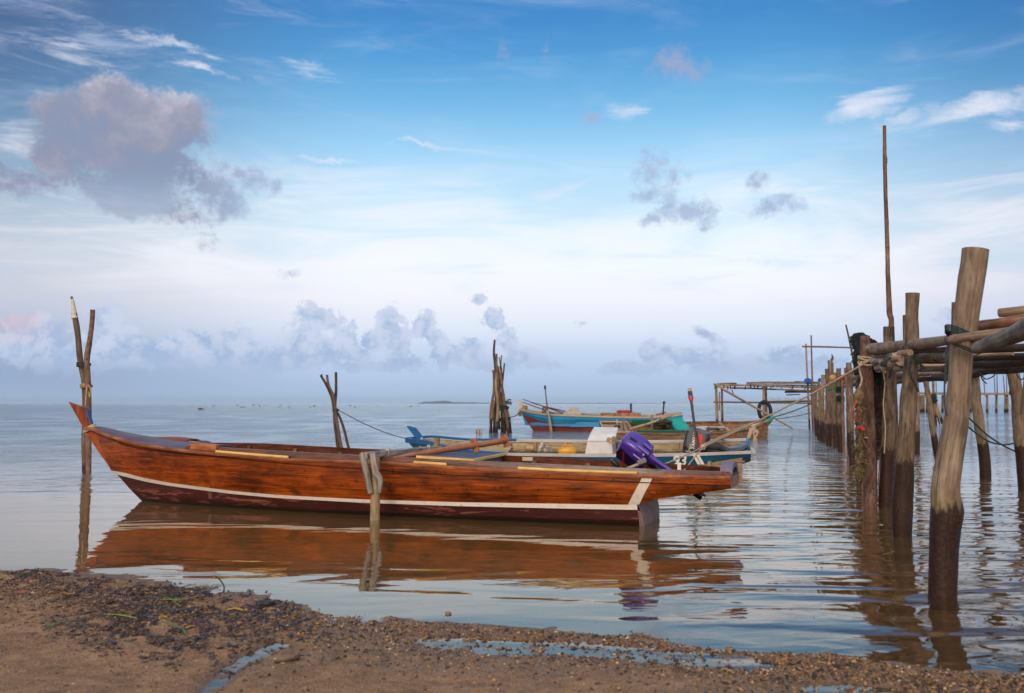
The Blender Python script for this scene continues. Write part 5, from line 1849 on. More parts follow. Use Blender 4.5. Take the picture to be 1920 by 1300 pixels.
bm([(1633, 655, 11.2, 22), (1700, 648, 9.4, 21), (1750, 642, 7.7, 20), (1793, 636, 6.22, 19)], 'beam_wood', seed=1)
bm([(1784, 637, 6.12, 16), (1830, 630, 5.9, 17), (1880, 624, 5.7, 18), (1930, 617, 5.5, 20)], 'beam_wood', seed=2)
bm([(1700, 660, 9.4, 9), (1750, 657, 8.2, 10), (1800, 653, 7.2, 12)], 'dark_deck', seed=3)
bm([(1834, 652, 5.95, 26), (1870, 640, 5.6, 30), (1900, 628, 5.3, 35), (1960, 600, 4.8, 44)], 'grey_wood', seed=4, wob=.1)
bm([(1835, 611, 6.6, 20), (1880, 606, 6.3, 21), (1950, 594, 6.0, 22)], 'red_log', seed=5)
bm([(1874, 587, 6.5, 17), (1950, 579, 6.3, 18)], 'beam_wood', seed=6)
bm([(1722, 671, 9.6, 20), (1757, 667, 8.6, 21), (1780, 664, 7.8, 22)], 'grey_wood', seed=7)
bm([(1757, 667, 8.55, 25), (1761, 667, 8.5, 25)], 'grey_wood', 'log_ring', seed=7)
bm([(1672, 674, 9.1, 12), (1688, 672, 8.9, 12)], 'beam_wood', seed=8)
bm([(1687, 663, 9.0, 12), (1707, 661, 8.7, 12)], 'beam_wood', seed=9)
bm([(1638, 679, 11.0, 11), (1652, 677, 10.6, 11)], 'grey_wood', seed=10)
bm([(1644, 691, 10.9, 11), (1656, 690, 10.6, 11)], 'grey_wood', seed=11)
bm([(1682, 691, 9.8, 14), (1694, 690, 9.5, 13)], 'grey_wood', seed=12)
bm([(1700, 702, 13.8, 7), (1750, 701, 13.0, 7), (1800, 700, 12.2, 7)], 'beam_wood', seed=13)
bm([(1722, 711, 15.5, 8), (1760, 711, 14.5, 8), (1800, 712, 13.5, 9)], 'dark_deck', seed=14)
bm([(1815, 672, 8.8, 12), (1870, 670, 8.2, 13), (1960, 668, 7.4, 15)], 'dark_deck', seed=15)
bm([(1835, 667, 8.3, 5), (1900, 664, 7.8, 6)], 'pale_wood', seed=16)
bm([(1818, 659, 7.9, 10), (1870, 655, 7.3, 14), (1960, 650, 6.6, 18)], 'dark_deck', seed=17)
bm([(1824, 703, 14.6, 13), (1850, 695, 13.8, 15), (1880, 690, 13.0, 16), (1930, 684, 12, 16)], 'dark_deck', seed=18, wob=.4)
bm([(1640, 668, 11.3, 9), (1668, 666, 10.5, 10)], 'grey_wood', 'board', seed=19)

# tall thin branch pole
tp = empty('tall_branch_pole', gnd(1684, 900), 'very tall thin knotty branch pole rising above the jetty', 'pole')
Yt = 11.9
mb = MB()
mb.log([at(px, py, Yt) for px, py in ((1678, 900), (1676, 800), (1675, 700), (1671.5, 640), (1671, 600), (1668, 585), (1665, 520), (1663.5, 450), (1661, 380), (1659, 300), (1658.5, 236))],
       [pxr(w_, Yt) for w_ in (13, 13, 12, 11, 10, 11, 8.5, 8, 7.5, 7, 6)], 12, .16, 5.5, 60,
       knots=[(2.0 + i * .31, (i * 2.1) % 6 - 3, .02, .016) for i in range(11)])
mb.build('trunk', 'bark_wood', tp)

# ---- platform at the left end
pf = empty('fishing_platform', gnd(1437, 806), 'low pole platform on stilts beyond the brown boat with slanted brace', 'platform')
PY = 45.5
gp = lambda px, py, dY=0: at(px, py, PY + dY)


def pole(parent, a_, b_, w_, mat='post_wood_far', name='pole', dY=0, dY2=None, seed=0.0, wob=.14):
    mb = MB()
    mb.log([gp(a_[0], a_[1], dY), gp((a_[0] + b_[0]) / 2 + rnd.uniform(-.4, .4), (a_[1] + b_[1]) / 2 + rnd.uniform(-.5, .5), (dY + (dY if dY2 is None else dY2)) / 2), gp(b_[0], b_[1], dY if dY2 is None else dY2)],
           [pxr(w_, PY), pxr(w_ * .95, PY), pxr(w_ * .8, PY)], 8, wob, seed)
    return mb.build(name, mat, parent)


for i, (a_, b_, w_, d_) in enumerate([((1345, 806), (1342.5, 722), 5.6, 0), ((1355, 806), (1353.5, 729), 5, 1.8), ((1432, 806), (1432, 724), 5.2, 0), ((1438, 806), (1436, 726), 5, 1.8), ((1518, 806), (1511, 645), 3.8, 0),
                                      ((1525, 806), (1521.5, 716), 5, 1.0), ((1349, 770), (1349, 735), 3, .9)]):
    pole(pf, a_, b_, w_, 'post_wood_far', 'leg', d_, seed=i)
for i, (a_, b_, w_, d_, m_) in enumerate([((1338, 721), (1530, 727), 4, -.2, 'beam_wood'), ((1340, 725), (1528, 733), 3.6, 1.8, 'beam_wood'), ((1345, 720), (1381, 719), 2.6, .2, 'dark_deck'), ((1399, 720), (1532, 719), 3, .0, 'beam_wood'),
                                          ((1400, 723), (1530, 723), 2.6, .8, 'dark_deck'), ((1424, 717), (1455, 717), 2, .6, 'dark_deck'), ((1455, 730), (1530, 735), 3, .4, 'beam_wood'), ((1472, 735), (1525, 735), 4.5, 1.2, 'dark_deck'),
                                          ((1474, 741), (1500, 740), 2, 1.0, 'dark_deck'), ((1370, 728), (1470, 731), 2.6, 1.2, 'dark_deck'), ((1400, 717.5), (1500, 717), 1.8, 1.0, 'pole_wood'), ((1490, 716), (1535, 717), 2.2, .8, 'dark_deck'),
                                          ((1338, 754), (1530, 756.5), 3, -.1, 'pole_wood'), ((1504, 650), (1602, 652.5), 3.2, 0, 'pole_wood'), ((1372, 731), (1377, 745), 2, 0, 'pole_wood')]):
    pole(pf, a_, b_, w_, m_, 'rail' if b_[0] - a_[0] > 90 else 'plank', d_, seed=i + 9)
kk = random.Random(8)
for i in range(26):
    px = 1342 + i * 7.3 + kk.uniform(-2, 2)
    if 1382 < px < 1397: continue
    pole(pf, (px, 723 + kk.uniform(-1, 2)), (px + kk.uniform(-2, 2), 727 + kk.uniform(-1, 4)), kk.uniform(1.8, 3.2), kk.choice(['dark_deck', 'beam_wood']), 'deck_pole', -.3, 2.2, seed=i)
pole(pf, (1339, 720), (1486, 804), 3.4, 'beam_wood', 'brace', -.9, -1.6, 3.3)
pole(pf, (1352, 729), (1482, 802), 2.6, 'dark_deck', 'brace', -.6, -1.4, 4.3)
# leaning thin pole on the jetty
mb = MB(); Yq = 23.0
mb.log([at(px, py, Yq) for px, py in ((1603, 690), (1598, 665), (1592, 635), (1586, 609))], [pxr(w_, Yq) for w_ in (4.2, 4, 3.6, 3)], 8, .12, 2.0)
tag(mb.build('leaning_pole', 'pole_wood'), 'thin pole leaning left above the middle of the jetty', 'pole')

# tyre hung on the platform leg
ty = empty('rubber_tyre', gp(1434, 785, -.3), 'black rubber tyre hung on the platform leg above the water', 'tyre')
mb = MB()
c_ = gp(1434, 771, -.25)
mb.tube([c_ + Vector((math.cos(a_) * .27, math.sin(a_) * .12, math.sin(a_) * .42)) for a_ in [2 * math.pi * i / 20 for i in range(21)]], .085, 10)
mb.build('tread', 'rubber', ty)
# blue tarpaulins
for i, (cx_, w_, lb) in enumerate(((1516, 17, 'folded blue tarpaulin on the platform beside the upright rail post'), (1538, 10, 'small blue tarpaulin between the jetty posts'))):
    mb = MB()
    rows = []
    for a_ in range(7):
        rows.append([at(cx_ - w_ / 2 + w_ * b_ / 8 + (1 if a_ > 3 else 0), 716 - 6.5 * math.sin(math.pi * min(1, (b_ + .8) / 8)) ** .6 * math.sin(math.pi * (a_ + .3) / 7), 44.6 + a_ * .22) + Vector((0, 0, .03 * math.sin(a_ * 3 + b_ * 2))) for b_ in range(9)])
    mb.sheet(rows, .04)
    tag(mb.build('tarpaulin', 'tarp_blue'), lb, 'tarpaulin', 'blue tarpaulins')
mb = MB(); mb.ball(at(1581, 708, 24.5), (.10, .10, .07), 12, 8, .1); tag(mb.build('net_float', 'plastic_red'), 'faded red net float lying on the jetty between posts', 'float')
mb = MB(); mb.ball(at(1561, 709, 26.5), (.09, .09, .09), 12, 8, .1, 3); tag(mb.build('net_float', 'float_tan'), 'tan net float lying on the jetty between posts', 'float')

# ---- far jetty on the right
fj = empty('far_jetty', gnd(1851, 772), 'far thin jetty on dark posts with upright sticks, beyond the near jetty', 'jetty')
FY = 132.0
fp = lambda px, py, d_=0: at(px, py, FY + d_)
for i, px in enumerate([1716, 1722, 1727, 1732, 1738, 1748, 1754, 1767, 1774, 1784, 1797, 1820, 1851, 1868, 1885, 1889, 1938]):
    mb = MB(); mb.log([fp(px, 778, i % 3), fp(px + ((i * 5) % 3 - 1) * .5, 741, i % 3)], [.17, .15], 7, .15, i)
    mb.build('post', 'post_wood_far', fj)
for i, (px, py, tx_) in enumerate([(1735, 712, 1734), (1742, 716, 1741), (1756, 714, 1755), (1771, 716, 1772), (1838, 705, 1836), (1847, 706, 1844), (1866, 706, 1864), (1870, 697, 1869), (1884, 704, 1881), (1888, 697, 1887)]):
    mb = MB(); mb.log([fp(px, 742), fp(tx_, py)], [.07, .05], 6, .1, i); mb.build('stick', 'pole_wood', fj)
mb = MB(); mb.beam(fp(1705, 737.5), fp(1960, 739.5), 1.2, .28); mb.build('walkway', 'beam_wood', fj)
# distant fish pen
fpn = empty('fish_pen', gnd(1480, 763), 'very distant fish pen of thin pale stakes behind the platform', 'fish pen')
for i in range(34):
    px = 1432 + i * 3.3
    mb = MB(); mb.tube([at(px, 759, 240), at(px + .3, 745 + (i * 5 % 4), 240)], .06, 5); mb.build('stake', 'pale_wood', fpn)
mb = MB(); mb.beam(at(1430, 754, 240), at(1545, 752, 240), .1, .45); mb.build('walkway', 'dark_deck', fpn)

# bundle of roots / broken piles behind, right
bq = empty('broken_piles', gnd(1755, 798), 'cluster of broken piles lashed with rope under the jetty', 'mooring post')
Yb = gnd(1755, 798).y
for i, (a_, b_, w_) in enumerate([((1755, 799), (1749, 700), 5), ((1766, 795), (1752, 735), 3.5), ((1769, 794), (1753, 745), 3), ((1762, 797), (1750, 740), 3)]):
    mb = MB(); mb.log([at(*a_, Yb), at((a_[0] + b_[0]) / 2 - 1, (a_[1] + b_[1]) / 2, Yb), at(*b_, Yb)], [pxr(w_, Yb)] * 3, 8, .2, i)
    mb.build('pile', 'post_wood_far', bq)
mb = MB()
for j in range(4): mb.ball(at(1750 + j % 2 * 2, 742 + j * 3, Yb - .2), (.16, .16, .12), 7, 5, .7, j)
mb.build('lashing', 'net_black', bq)

# ---- mooring stakes in the water
def stake(parent, pts, Y, mat='pole_wood', name='pole', seed=0.0, wob=.13, knots=None):
    mb = MB()
    P = [at(px, py, Y) for px, py, w_ in pts]
    if pts[0][1] > 800 or True:
        P.insert(0, Vector((P[0].x, P[0].y, min(-.3, P[0].z - .3))) if P[0].z < .15 else P[0] + Vector((0, 0, -.01)))
    mb.log(P, [pxr(pts[0][2], Y)] + [pxr(w_, Y) for _, _, w_ in pts], 12, wob, seed, 30, knots=knots)
    return mb.build(name, mat, parent)


def band(mb, c_, r_, n=3, th=.012, tilt_=.1, sq=1.0):
    for j in range(n):
        mb.rope([c_ + Vector((math.cos(a_) * r_, math.sin(a_) * r_ * sq, math.cos(a_ + j) * tilt_ * r_ + j * th * 1.7)) for a_ in [2 * math.pi * i / 12 for i in range(13)]], th, 24)


YF = gnd(162, 884).y
sf = empty('mooring_stake', gnd(162, 884), 'two crossed poles lashed together behind the prow of the varnished boat', 'mooring post', 'mooring stakes standing in the water')
stake(sf, [(162, 884, 16), (161, 830, 15), (161, 760, 14), (158, 710, 12.5), (151, 680, 11), (145, 620, 10.5), (139, 588, 10)], YF, 'pole_wood', seed=1, knots=[(2.6, 1.5, .03, .02), (3.1, -1.5, .03, .03)])
stake(sf, [(166, 884, 10), (166, 760, 11), (164, 700, 11), (163, 672, 11), (168, 640, 10), (172, 610, 9), (174, 581, 9)], YF - .12, 'bark_wood', seed=2, knots=[(2.4, 0, .03, .02)])
mb = MB(); mb.tube([at(140.5, 597, YF), at(140, 594, YF), at(136.5, 565, YF), at(135, 560, YF)], [pxr(13, YF), pxr(11, YF), pxr(5.5, YF), pxr(4.6, YF)], 12)
mb.build('cone_cap', 'tip_white', sf)
mb = MB(); mb.tube([at(135, 561, YF), at(134, 556, YF)], [pxr(5.4, YF), pxr(3.4, YF)], 10); mb.build('cone_tip', 'motor_black', sf)
mb = MB(); band(mb, at(157, 686, YF - .05), .115, 3, .012, .1); mb.build('lashing', 'rope_dark', sf)
mb = MB(); band(mb, at(162, 726, YF - .05), .10, 3, .011)
mb.rope([at(165, 722, YF - .2), at(170, 730, YF - .2), at(168, 745, YF - .2), at(166, 735, YF - .2)], .012, 16)
mb.rope([at(163, 724, YF - .2), at(161, 745, YF - .25), at(160, 762, YF - .3)], .011, 12)
tag(mb.build('mooring_rope', 'rope'), 'rope knotted round the two crossed poles above the prow', 'rope')

YG = 20.0
sg = empty('mooring_stake', Vector((at(635, 838, YG).x, YG, 0)), 'forked branch poles lashed together behind the varnished boat amidships', 'mooring post', 'mooring stakes standing in the water')
stake(sg, [(636, 858, 7), (634, 838, 7), (628, 790, 7), (628, 760, 6), (630, 735, 5.5), (630, 698, 5)], YG, seed=3)
stake(sg, [(660, 856, 5), (653, 838, 5), (645, 805, 5), (636, 780, 5), (626, 765, 5.5), (622, 745, 5), (611, 720, 5), (601, 704, 4)], YG - .06, seed=4)
stake(sg, [(646, 850, 6), (640, 838, 6), (633, 800, 6), (629, 768, 5), (626, 745, 5), (616, 722, 5), (613, 703, 4.5)], YG - .12, seed=5)
stake(sg, [(612, 722, 4), (604, 708, 3.6), (603, 702, 3)], YG - .1, seed=6)
mb = MB(); band(mb, at(629, 771, YG - .06), .055, 3, .012); mb.build('lashing', 'rope_dark', sg)
mb = MB(); q0, q1 = at(632, 768, YG), MB_ @ on_plane(790, 829, MB_, 0)
mb.rope([q0, q0.lerp(q1, .33) + Vector((0, 0, -.07)), q0.lerp(q1, .66) + Vector((0, 0, -.08)), q1], .008, 20)
tag(mb.build('mooring_line', 'net_brown'), 'thin dark line from the forked poles to the blue prow', 'rope')

YE = gnd(940, 812).y
se = empty('mooring_stake', gnd(940, 812), 'tall dense bundle of driftwood poles left of the farthest boat', 'mooring post', 'mooring stakes standing in the water')
bz = lambda x, y: (880 + x / 6.5, 620 + y / 6.5)
for i, (pts, w0_, w1_, dY) in enumerate([
        ([(325, 1275), (325, 1000), (330, 700), (318, 450), (300, 280), (308, 112)], 6.0, 3.0, 0), ([(265, 1275), (262, 1000), (285, 830), (300, 690), (296, 560), (288, 480)], 4.4, 2.8, .3),
        ([(255, 1270), (280, 1000), (310, 850)], 4.6, 3, -.25), ([(395, 1270), (395, 1050), (385, 850), (350, 600), (345, 430)], 3.6, 3, .2), ([(430, 1270), (410, 1000), (375, 850), (340, 560), (330, 285)], 4.6, 3.2, -.1),
        ([(500, 1275), (480, 1080), (440, 900), (400, 700), (365, 480), (350, 455)], 6.0, 3, 0), ([(480, 1270), (430, 1100), (405, 900), (400, 700), (412, 560), (428, 398)], 4.0, 2.2, .4), ([(365, 1190), (358, 1000), (372, 750), (375, 500), (380, 420), (393, 300)], 3.4, 1.8, .3),
        ([(380, 420), (372, 370), (362, 325)], 2.0, 1.6, .3), ([(470, 1270), (465, 1120), (430, 950), (410, 800), (395, 650)], 3.6, 3, -.3), ([(340, 1100), (350, 900), (325, 700), (330, 520)], 5, 4, -.3), ([(300, 1200), (310, 950), (340, 800), (380, 640)], 3.4, 3, .5),
        ([(405, 640), (395, 500), (385, 420)], 2.4, 1.6, .2)]):
    n_ = len(pts)
    stake(se, [(*bz(*p), 1.25 * (w0_ + (w1_ - w0_) * j / (n_ - 1))) for j, p in enumerate(pts)], YE + dY, 'post_wood_far' if i % 3 else 'pole_wood', seed=i * 1.7, wob=.22)
mb = MB()
kk = random.Random(3)
band(mb, at(*bz(400, 960), YE - .1), .26, 3, .03, .2)
mb.build('lashing', 'net_black', se)
mb = MB()
band(mb, at(*bz(430, 1090), YE - .1), .22, 2, .03, .2)
mb.build('lashing', 'net_black', se)
mb = MB()
for j in range(0):
    c_ = at(*bz(kk.choice([380, 410, 440, 460]) + kk.uniform(-20, 20), kk.choice([960, 1080, 1100, 980]) + kk.uniform(-20, 20)), YE - .3)
    mb.ball(c_, (.07, .08, .035), 6, 4, .8, j)
for j in range(14):
    a_ = at(*bz(440, 870), YE - .3); mb.rope([a_, a_ + Vector((kk.uniform(.03, .2), 0, kk.uniform(-.1, .12))), a_ + Vector((kk.uniform(.12, .3), 0, kk.uniform(-.2, .12)))], .010, 6, 4)
mb.build('frayed_tuft', 'net_black', se)
mb = MB(); q0, q1 = at(*bz(490, 1060), YE - .3), idd(978, 770, 0)
mb.rope([q0, q0.lerp(q1, .5) + Vector((0, 0, -.08)), q1], .02, 12)
tag(mb.build('mooring_line', 'rope_dark'), 'line from the driftwood bundle to the pale prow', 'rope')

# floats near the bundle
bu = empty('buoy', gnd(897, 812), 'pair of small round floats on the water left of the driftwood bundle', 'buoy')
for dx in (-2.4, 2.8):
    mb = MB(); c_ = at(898 + dx, 811, gnd(897, 813.5).y)
    mb.tube([c_ + Vector((-.07, 0, 0)), c_ + Vector((-.05, 0, 0)), c_ + Vector((.05, 0, 0)), c_ + Vector((.07, 0, 0))], [.08, .12, .12, .08], 12); mb.build('float', 'buoy_pale', bu)

# ---- ropes and nets on the jetty
mb = MB()
K = at(1634, 674, 11.1)
kn = at(1319, 838, 14.0)
e1_ = at(1222, 880, 10.3)
mb.rope([K, K.lerp(kn, .3) + Vector((0, 0, -.04)), K.lerp(kn, .65) + Vector((0, 0, -.03)), kn], .010, 24)
tag(mb.build('mooring_line', 'rope_pale'), 'long pale rope from the jetty post down over the black motor', 'rope')
mb = MB()
mb.rope([kn, kn.lerp(e1_, .5) + Vector((0, 0, -.01)), e1_], .009, 10); mb.rope([kn, at(1302, 858, 12.4), at(1283, 882, 10.3)], .008, 10)
mb.ball(kn, .04, 8, 6, .5)
tag(mb.build('forked_line', 'rope_pale'), 'forked pale rope from the knot to the stern of the varnished boat', 'rope')
mb = MB()
cq = at(1418, 800, 32.5)
mb.rope([at(1322, 835, 14.2), at(1370, 812, 20), at(1400, 797, 27), at(1428, 790, 33)], .03, 20)
tag(mb.build('slack_line', 'rope'), 'second pale rope running to the prow of the brown boat', 'rope')
mb = MB(); mb.rope([at(1340, 828, 16), at(1375, 812, 22), at(1400, 806, 30)], .02, 12)
tag(mb.build('green_line', 'rope_green'), 'thin green line beside the pale rope near the brown boat', 'rope')
mb = MB(); mb.rope([at(1440, 786, 34), at(1490, 770, 38), at(1535, 752, 45)], .02, 12); mb.rope([at(1455, 786, 34), at(1490, 781, 38), at(1540, 770, 45)], .014, 12)
tag(mb.build('dark_lines', 'rope_dark'), 'two thin dark lines from the brown prow to the platform', 'rope')
# knot and loops round the bark post
mb = MB()
c_ = at(1625, 676, 11.58)
for j in range(4):
    mb.rope([c_ + Vector((math.cos(a_) * .095, math.sin(a_) * .095, .03 * math.sin(a_ * 1 + j * 2) + .018 * j - .03)) for a_ in [2 * math.pi * i / 12 for i in range(13)]], .009, 26)
Yk = 11.35
mb.rope([at(px, py, Yk) for px, py in ((1634, 673), (1642, 668), (1652, 680), (1656, 690), (1648, 676), (1636, 679), (1628, 674))], .010, 30)
mb.rope([at(px, py, Yk) for px, py in ((1616, 678), (1611, 688), (1613, 700), (1616, 712), (1612, 726))], .012, 24)
mb.rope([at(px, py, Yk) for px, py in ((1652, 680), (1660, 690), (1659, 700), (1655, 690))], .009, 20)
mb.rope([at(px, py, Yk) for px, py in ((1654, 690), (1659, 720), (1656, 760), (1660, 800), (1658, 850))], .006, 24)
tag(mb.build('rope_tangle', 'rope_pale'), 'pale rope wrapped and knotted round the reddish bark post', 'rope')
# hanging bait bag / tangled net left of the bark post
hb = empty('tangled_net', at(1612, 870, 11.3), 'tattered tan and green net tangle hanging left of the bark post', 'net')
kk = random.Random(12)
mb = MB()
mb.log([at(1612, 725, 11.3), at(1611, 742, 11.3), at(1607, 760, 11.3)], [.015, .05, .035], 10, .6, 2.0)
for j in range(230):
    f_ = kk.random()
    p = at(1609 + kk.gauss(0, 3.2) + f_ * 3, 742 + f_ * 150, 11.3 + kk.uniform(-.06, .06))
    P_ = [p]
    for q_ in range(4): P_.append(P_[-1] + Vector((kk.uniform(-.035, .035), kk.uniform(-.02, .02), kk.uniform(-.045, .022))))
    mb.rope(P_, kk.uniform(.0015, .0045), 9, 4)
mb.build('strands', 'strand_mix', hb)
for mt_, n_ in (('net_brown', 60), ('float_tan', 34), ('weed_rock', 36)):
    mb = MB()
    for j in range(n_):
        f_ = kk.random()
        p = at(1611 + kk.gauss(0, 3.4) + f_ * 3, 752 + f_ * 150, 11.35 + kk.uniform(-.05, .08))
        mb.ball(p, (kk.uniform(.010, .032), .02, kk.uniform(.015, .05)), 7, 5, 1.2, j + n_)
    mb.build('net_clumps', mt_, hb)
mb = MB(); mb.rope([at(px, py, 11.2) for px, py in ((1607, 752), (1598, 770), (1601, 785), (1609, 790))], .008, 20)
mb.beam(at(1610, 800, 11.2), at(1618, 806, 11.2), .05, .05, (0, 1, 0)); mb.build('plastic_scrap', 'plastic_red', hb)
# net hanging between posts behind
mb = MB()
for j in range(170):
    f_ = kk.random()
    p = at(1645 + kk.uniform(-10, 8), 690 + f_ * 150, 12.2 + kk.uniform(-.1, .3))
    mb.rope([p, p + Vector((kk.uniform(-.06, .06), 0, kk.uniform(-.12, .0))), p + Vector((kk.uniform(-.08, .08), 0, kk.uniform(-.2, -.08)))], kk.uniform(.004, .012), 6, 4)
for j in range(60):
    f_ = kk.random()
    mb.ball(at(1648 + kk.uniform(-8, 6), 695 + f_ * 140, 12.3 + kk.uniform(-.1, .2)), (kk.uniform(.03, .06), .04, kk.uniform(.03, .09)), 6, 5, .9, j)
tag(mb.build('hanging_net', 'net_brown'), 'shredded brown net hanging between the bark post and its neighbour', 'net')
# black net draped over the jetty top
nt = empty('black_net', at(1626, 690, 12.0), 'black netting draped over the jetty behind the reddish bark post', 'net')


def net_pt(u_, v_):
    # u across, v along the drape: up, over and down
    px = 1607 + 46 * u_ - 5 * math.sin(v_ * 3)
    a_ = v_ * math.pi
    py = 700 - 70 * math.sin(min(a_, math.pi / 2 + .0)) ** .8 + (8 if u_ > .6 else 0) * u_ + 26 * max(0, u_ - .45) if v_ < .5 else 630 + 60 * (v_ - .5) ** 1.6 + 20 * max(0, u_ - .4)
    p = at(px, py, 11.8 + .5 * v_)
    return p + Vector((.03 * mnoise.noise(Vector((u_ * 6, v_ * 6, 0))), .1 * mnoise.noise(Vector((u_ * 5, v_ * 5, 3))), .05 * mnoise.noise(Vector((u_ * 5, v_ * 5, 7)))))


mb = MB()
for layer in range(4):
    of = layer * .013
    for i in range(22):
        mb.rope([net_pt(max(0, min(1, (i + (k % 2) * .9 + of * 30) / 22)), k / 22) + Vector((0, layer * .05, 0)) for k in range(23)], .006, 44, 4)
    for i in range(14):
        mb.rope([net_pt(k / 12, (i + (k % 2) * .8) / 15) + Vector((0, layer * .05, 0)) for k in range(13)], .007, 24, 4)
mb.build('mesh', 'net_black', nt)
mb = MB()
for j in range(26):
    u_, v_ = kk.random(), kk.uniform(0.05, .75)
    mb.ball(net_pt(u_, v_) + Vector((0, .10, -.03)), (kk.uniform(.02, .045), .05, kk.uniform(.015, .04)), 7, 5, .8, j)
mb.build('bulk', 'net_black', nt)
mb = MB()
for j in range(26):
    p = at(1613 + kk.uniform(-5, 9), 700 + kk.random() * 32, 11.9)
    mb.rope([p, p + Vector((kk.uniform(-.05, .05), 0, -.1)), p + Vector((kk.uniform(-.08, .08), 0, -.22))], .008, 6, 4)
mb.build('loose_strands', 'net_blue', nt)
# green ties
mb = MB()
c_ = at(1802, 641, P1Y)
for j in range(4):
    mb.rope([c_ + Vector((math.cos(a_) * .088, math.sin(a_) * .10, .012 * j - .05 * math.cos(a_) + .02)) for a_ in [2 * math.pi * i / 12 for i in range(13)]], .006, 26)
Yg = P1Y - .13
mb.rope([at(px, py, Yg) for px, py in ((1782, 643), (1776, 652), (1773, 668), (1774, 690), (1772, 705), (1773, 720))], .007, 24)
mb.rope([at(px, py, Yg) for px, py in ((1780, 643), (1778, 660), (1777, 676), (1773, 690), (1771, 720), (1771, 760), (1776, 780))], .005, 24)
mb.rope([at(px, py, Yg) for px, py in ((1776, 641), (1780, 645), (1784, 641), (1779, 639), (1777, 644))], .005, 20)
mb.rope([at(px, py, Yg) for px, py in ((1785, 641), (1800, 647), (1820, 655), (1832, 663), (1836, 664))], .006, 20)
mb.rope([at(px, py, Yg) for px, py in ((1785, 644), (1800, 651), (1820, 659), (1834, 663))], .006, 20)
tag(mb.build('green_tie_rope', 'rope_dark'), 'dark green cord tied round the thick leaning post', 'rope')
mb = MB()
mb.rope([at(px, py, 8.6) for px, py in ((1711, 666), (1706, 685), (1706, 702), (1716, 722), (1722, 735))], .011, 24)
mb.rope([at(px, py, 8.6) for px, py in ((1711, 666), (1722, 680), (1734, 692))], .011, 16)
tag(mb.build('green_tie_rope', 'rope_dark'), 'loose dark green cord hanging on the second nearest post', 'rope')
mb = MB()
mb.rope([at(px, py, 9.0) for px, py in ((1655, 683), (1664, 675), (1670, 671))], .012, 12); mb.ball(at(1657, 682, 9.0), .03, 7, 5, .5)
mb.rope([at(px, py, 11.0) for px, py in ((1671, 690), (1668, 704), (1667, 710))], .010, 12)
tag(mb.build('blue_tie_cord', 'net_blue'), 'short bluish cord tied at the third post under the beam', 'rope')
mb = MB()
mb.rope([at(px, py, 14.5) for px, py in ((1800, 770), (1818, 785), (1850, 815), (1880, 835), (1906, 848))], .012, 24)
mb.rope([at(px, py, 14.3) for px, py in ((1795, 776), (1815, 800), (1850, 826), (1880, 834), (1905, 831))], .012, 24)
tag(mb.build('slack_cable', 'rope_dark'), 'two slack black cables between the right-hand jetty posts', 'cable')
mb = MB()
for pts in (((1838, 700), (1848, 711), (1862, 706), (1868, 698)), ((1868, 698), (1880, 701), (1892, 697)), ((1905, 700), (1914, 712), (1925, 704)), ((1838, 700), (1842, 712), (1850, 720))):
    mb.rope([at(px, py, 12.8) for px, py in pts], .008, 16)
tag(mb.build('thin_cord', 'rope_dark'), 'thin dark cords sagging under the deck at the right edge', 'rope')
mb = MB()
band(mb, at(1575.5, 735, 24.1), .085, 4, .02); band(mb, at(1576, 752, 24.0), .085, 4, .02)
tag(mb.build('black_strap', 'rubber'), 'black straps round a jetty post in the middle of the row', 'strap')
mb = MB(); mb.rope([at(px, py, 25) for px, py in ((1550, 730), (1562, 728), (1575, 722), (1588, 717))], .02, 16); mb.rope([at(px, py, 25) for px, py in ((1564, 724), (1566, 732), (1569, 726))], .03, 10)
tag(mb.build('nylon_rope', 'rope_green'), 'bright green cord strung between the far jetty posts', 'rope')
mb = MB()
for j in range(40):
    i_ = kk.randrange(8)
    bx_, Yr = [(1550, 36), (1543, 40), (1536, 44), (1557, 34), (1566, 31), (1541, 40), (1549, 36), (1530, 50)][i_]
    p = at(bx_ + kk.uniform(-4, 4), 725 + kk.uniform(0, 60), Yr * .97)
    mb.rope([p, p + Vector((kk.uniform(-.1, .1), 0, kk.uniform(-.3, 0))), p + Vector((kk.uniform(-.15, .15), 0, kk.uniform(-.6, -.2)))], .018, 6, 4)
tag(mb.build('rope_scraps', 'rope'), 'scraps of tan rope hanging on the farther jetty posts', 'rope')

# ---- horizon: rocks and islands
RG = 'dark rocks breaking the water near the horizon'
rk = [(376, 768, 9, 3.4)] + [(px, 757 + dy_, w_, h_) for px, dy_, w_, h_ in ((401, 4.6, 5, 1.1), (445, 3.9, 4, 1.6), (475, 3.2, 3.2, 2.6), (486, 4, 4, 1.4), (498, 3.4, 2.4, 1.2), (527, 3.4, 2.4, 1.8), (455, 7, 9, 1.2), (488, 6.4, 3, 1), (524, 7, 4, 1.2),
                                                                      (543, 7, 3, 1.4), (590, 5, 7, 1.4), (582, 7, 4, 1.4), (657, 4.2, 3, 1.8), (665, 7, 4, 1), (707, 4.6, 3, 1), (770, 6, 5, 1.5), (784, 4.6, 3, 1), (1300, 4.5, 3, 1.2), (1410, 3.8, 2.2, 2))]
rk = rk[:1] + sorted(rk[1:])
ORD = ' first second third fourth fifth sixth seventh eighth ninth tenth eleventh twelfth thirteenth fourteenth fifteenth sixteenth seventeenth eighteenth nineteenth'.split(' ')
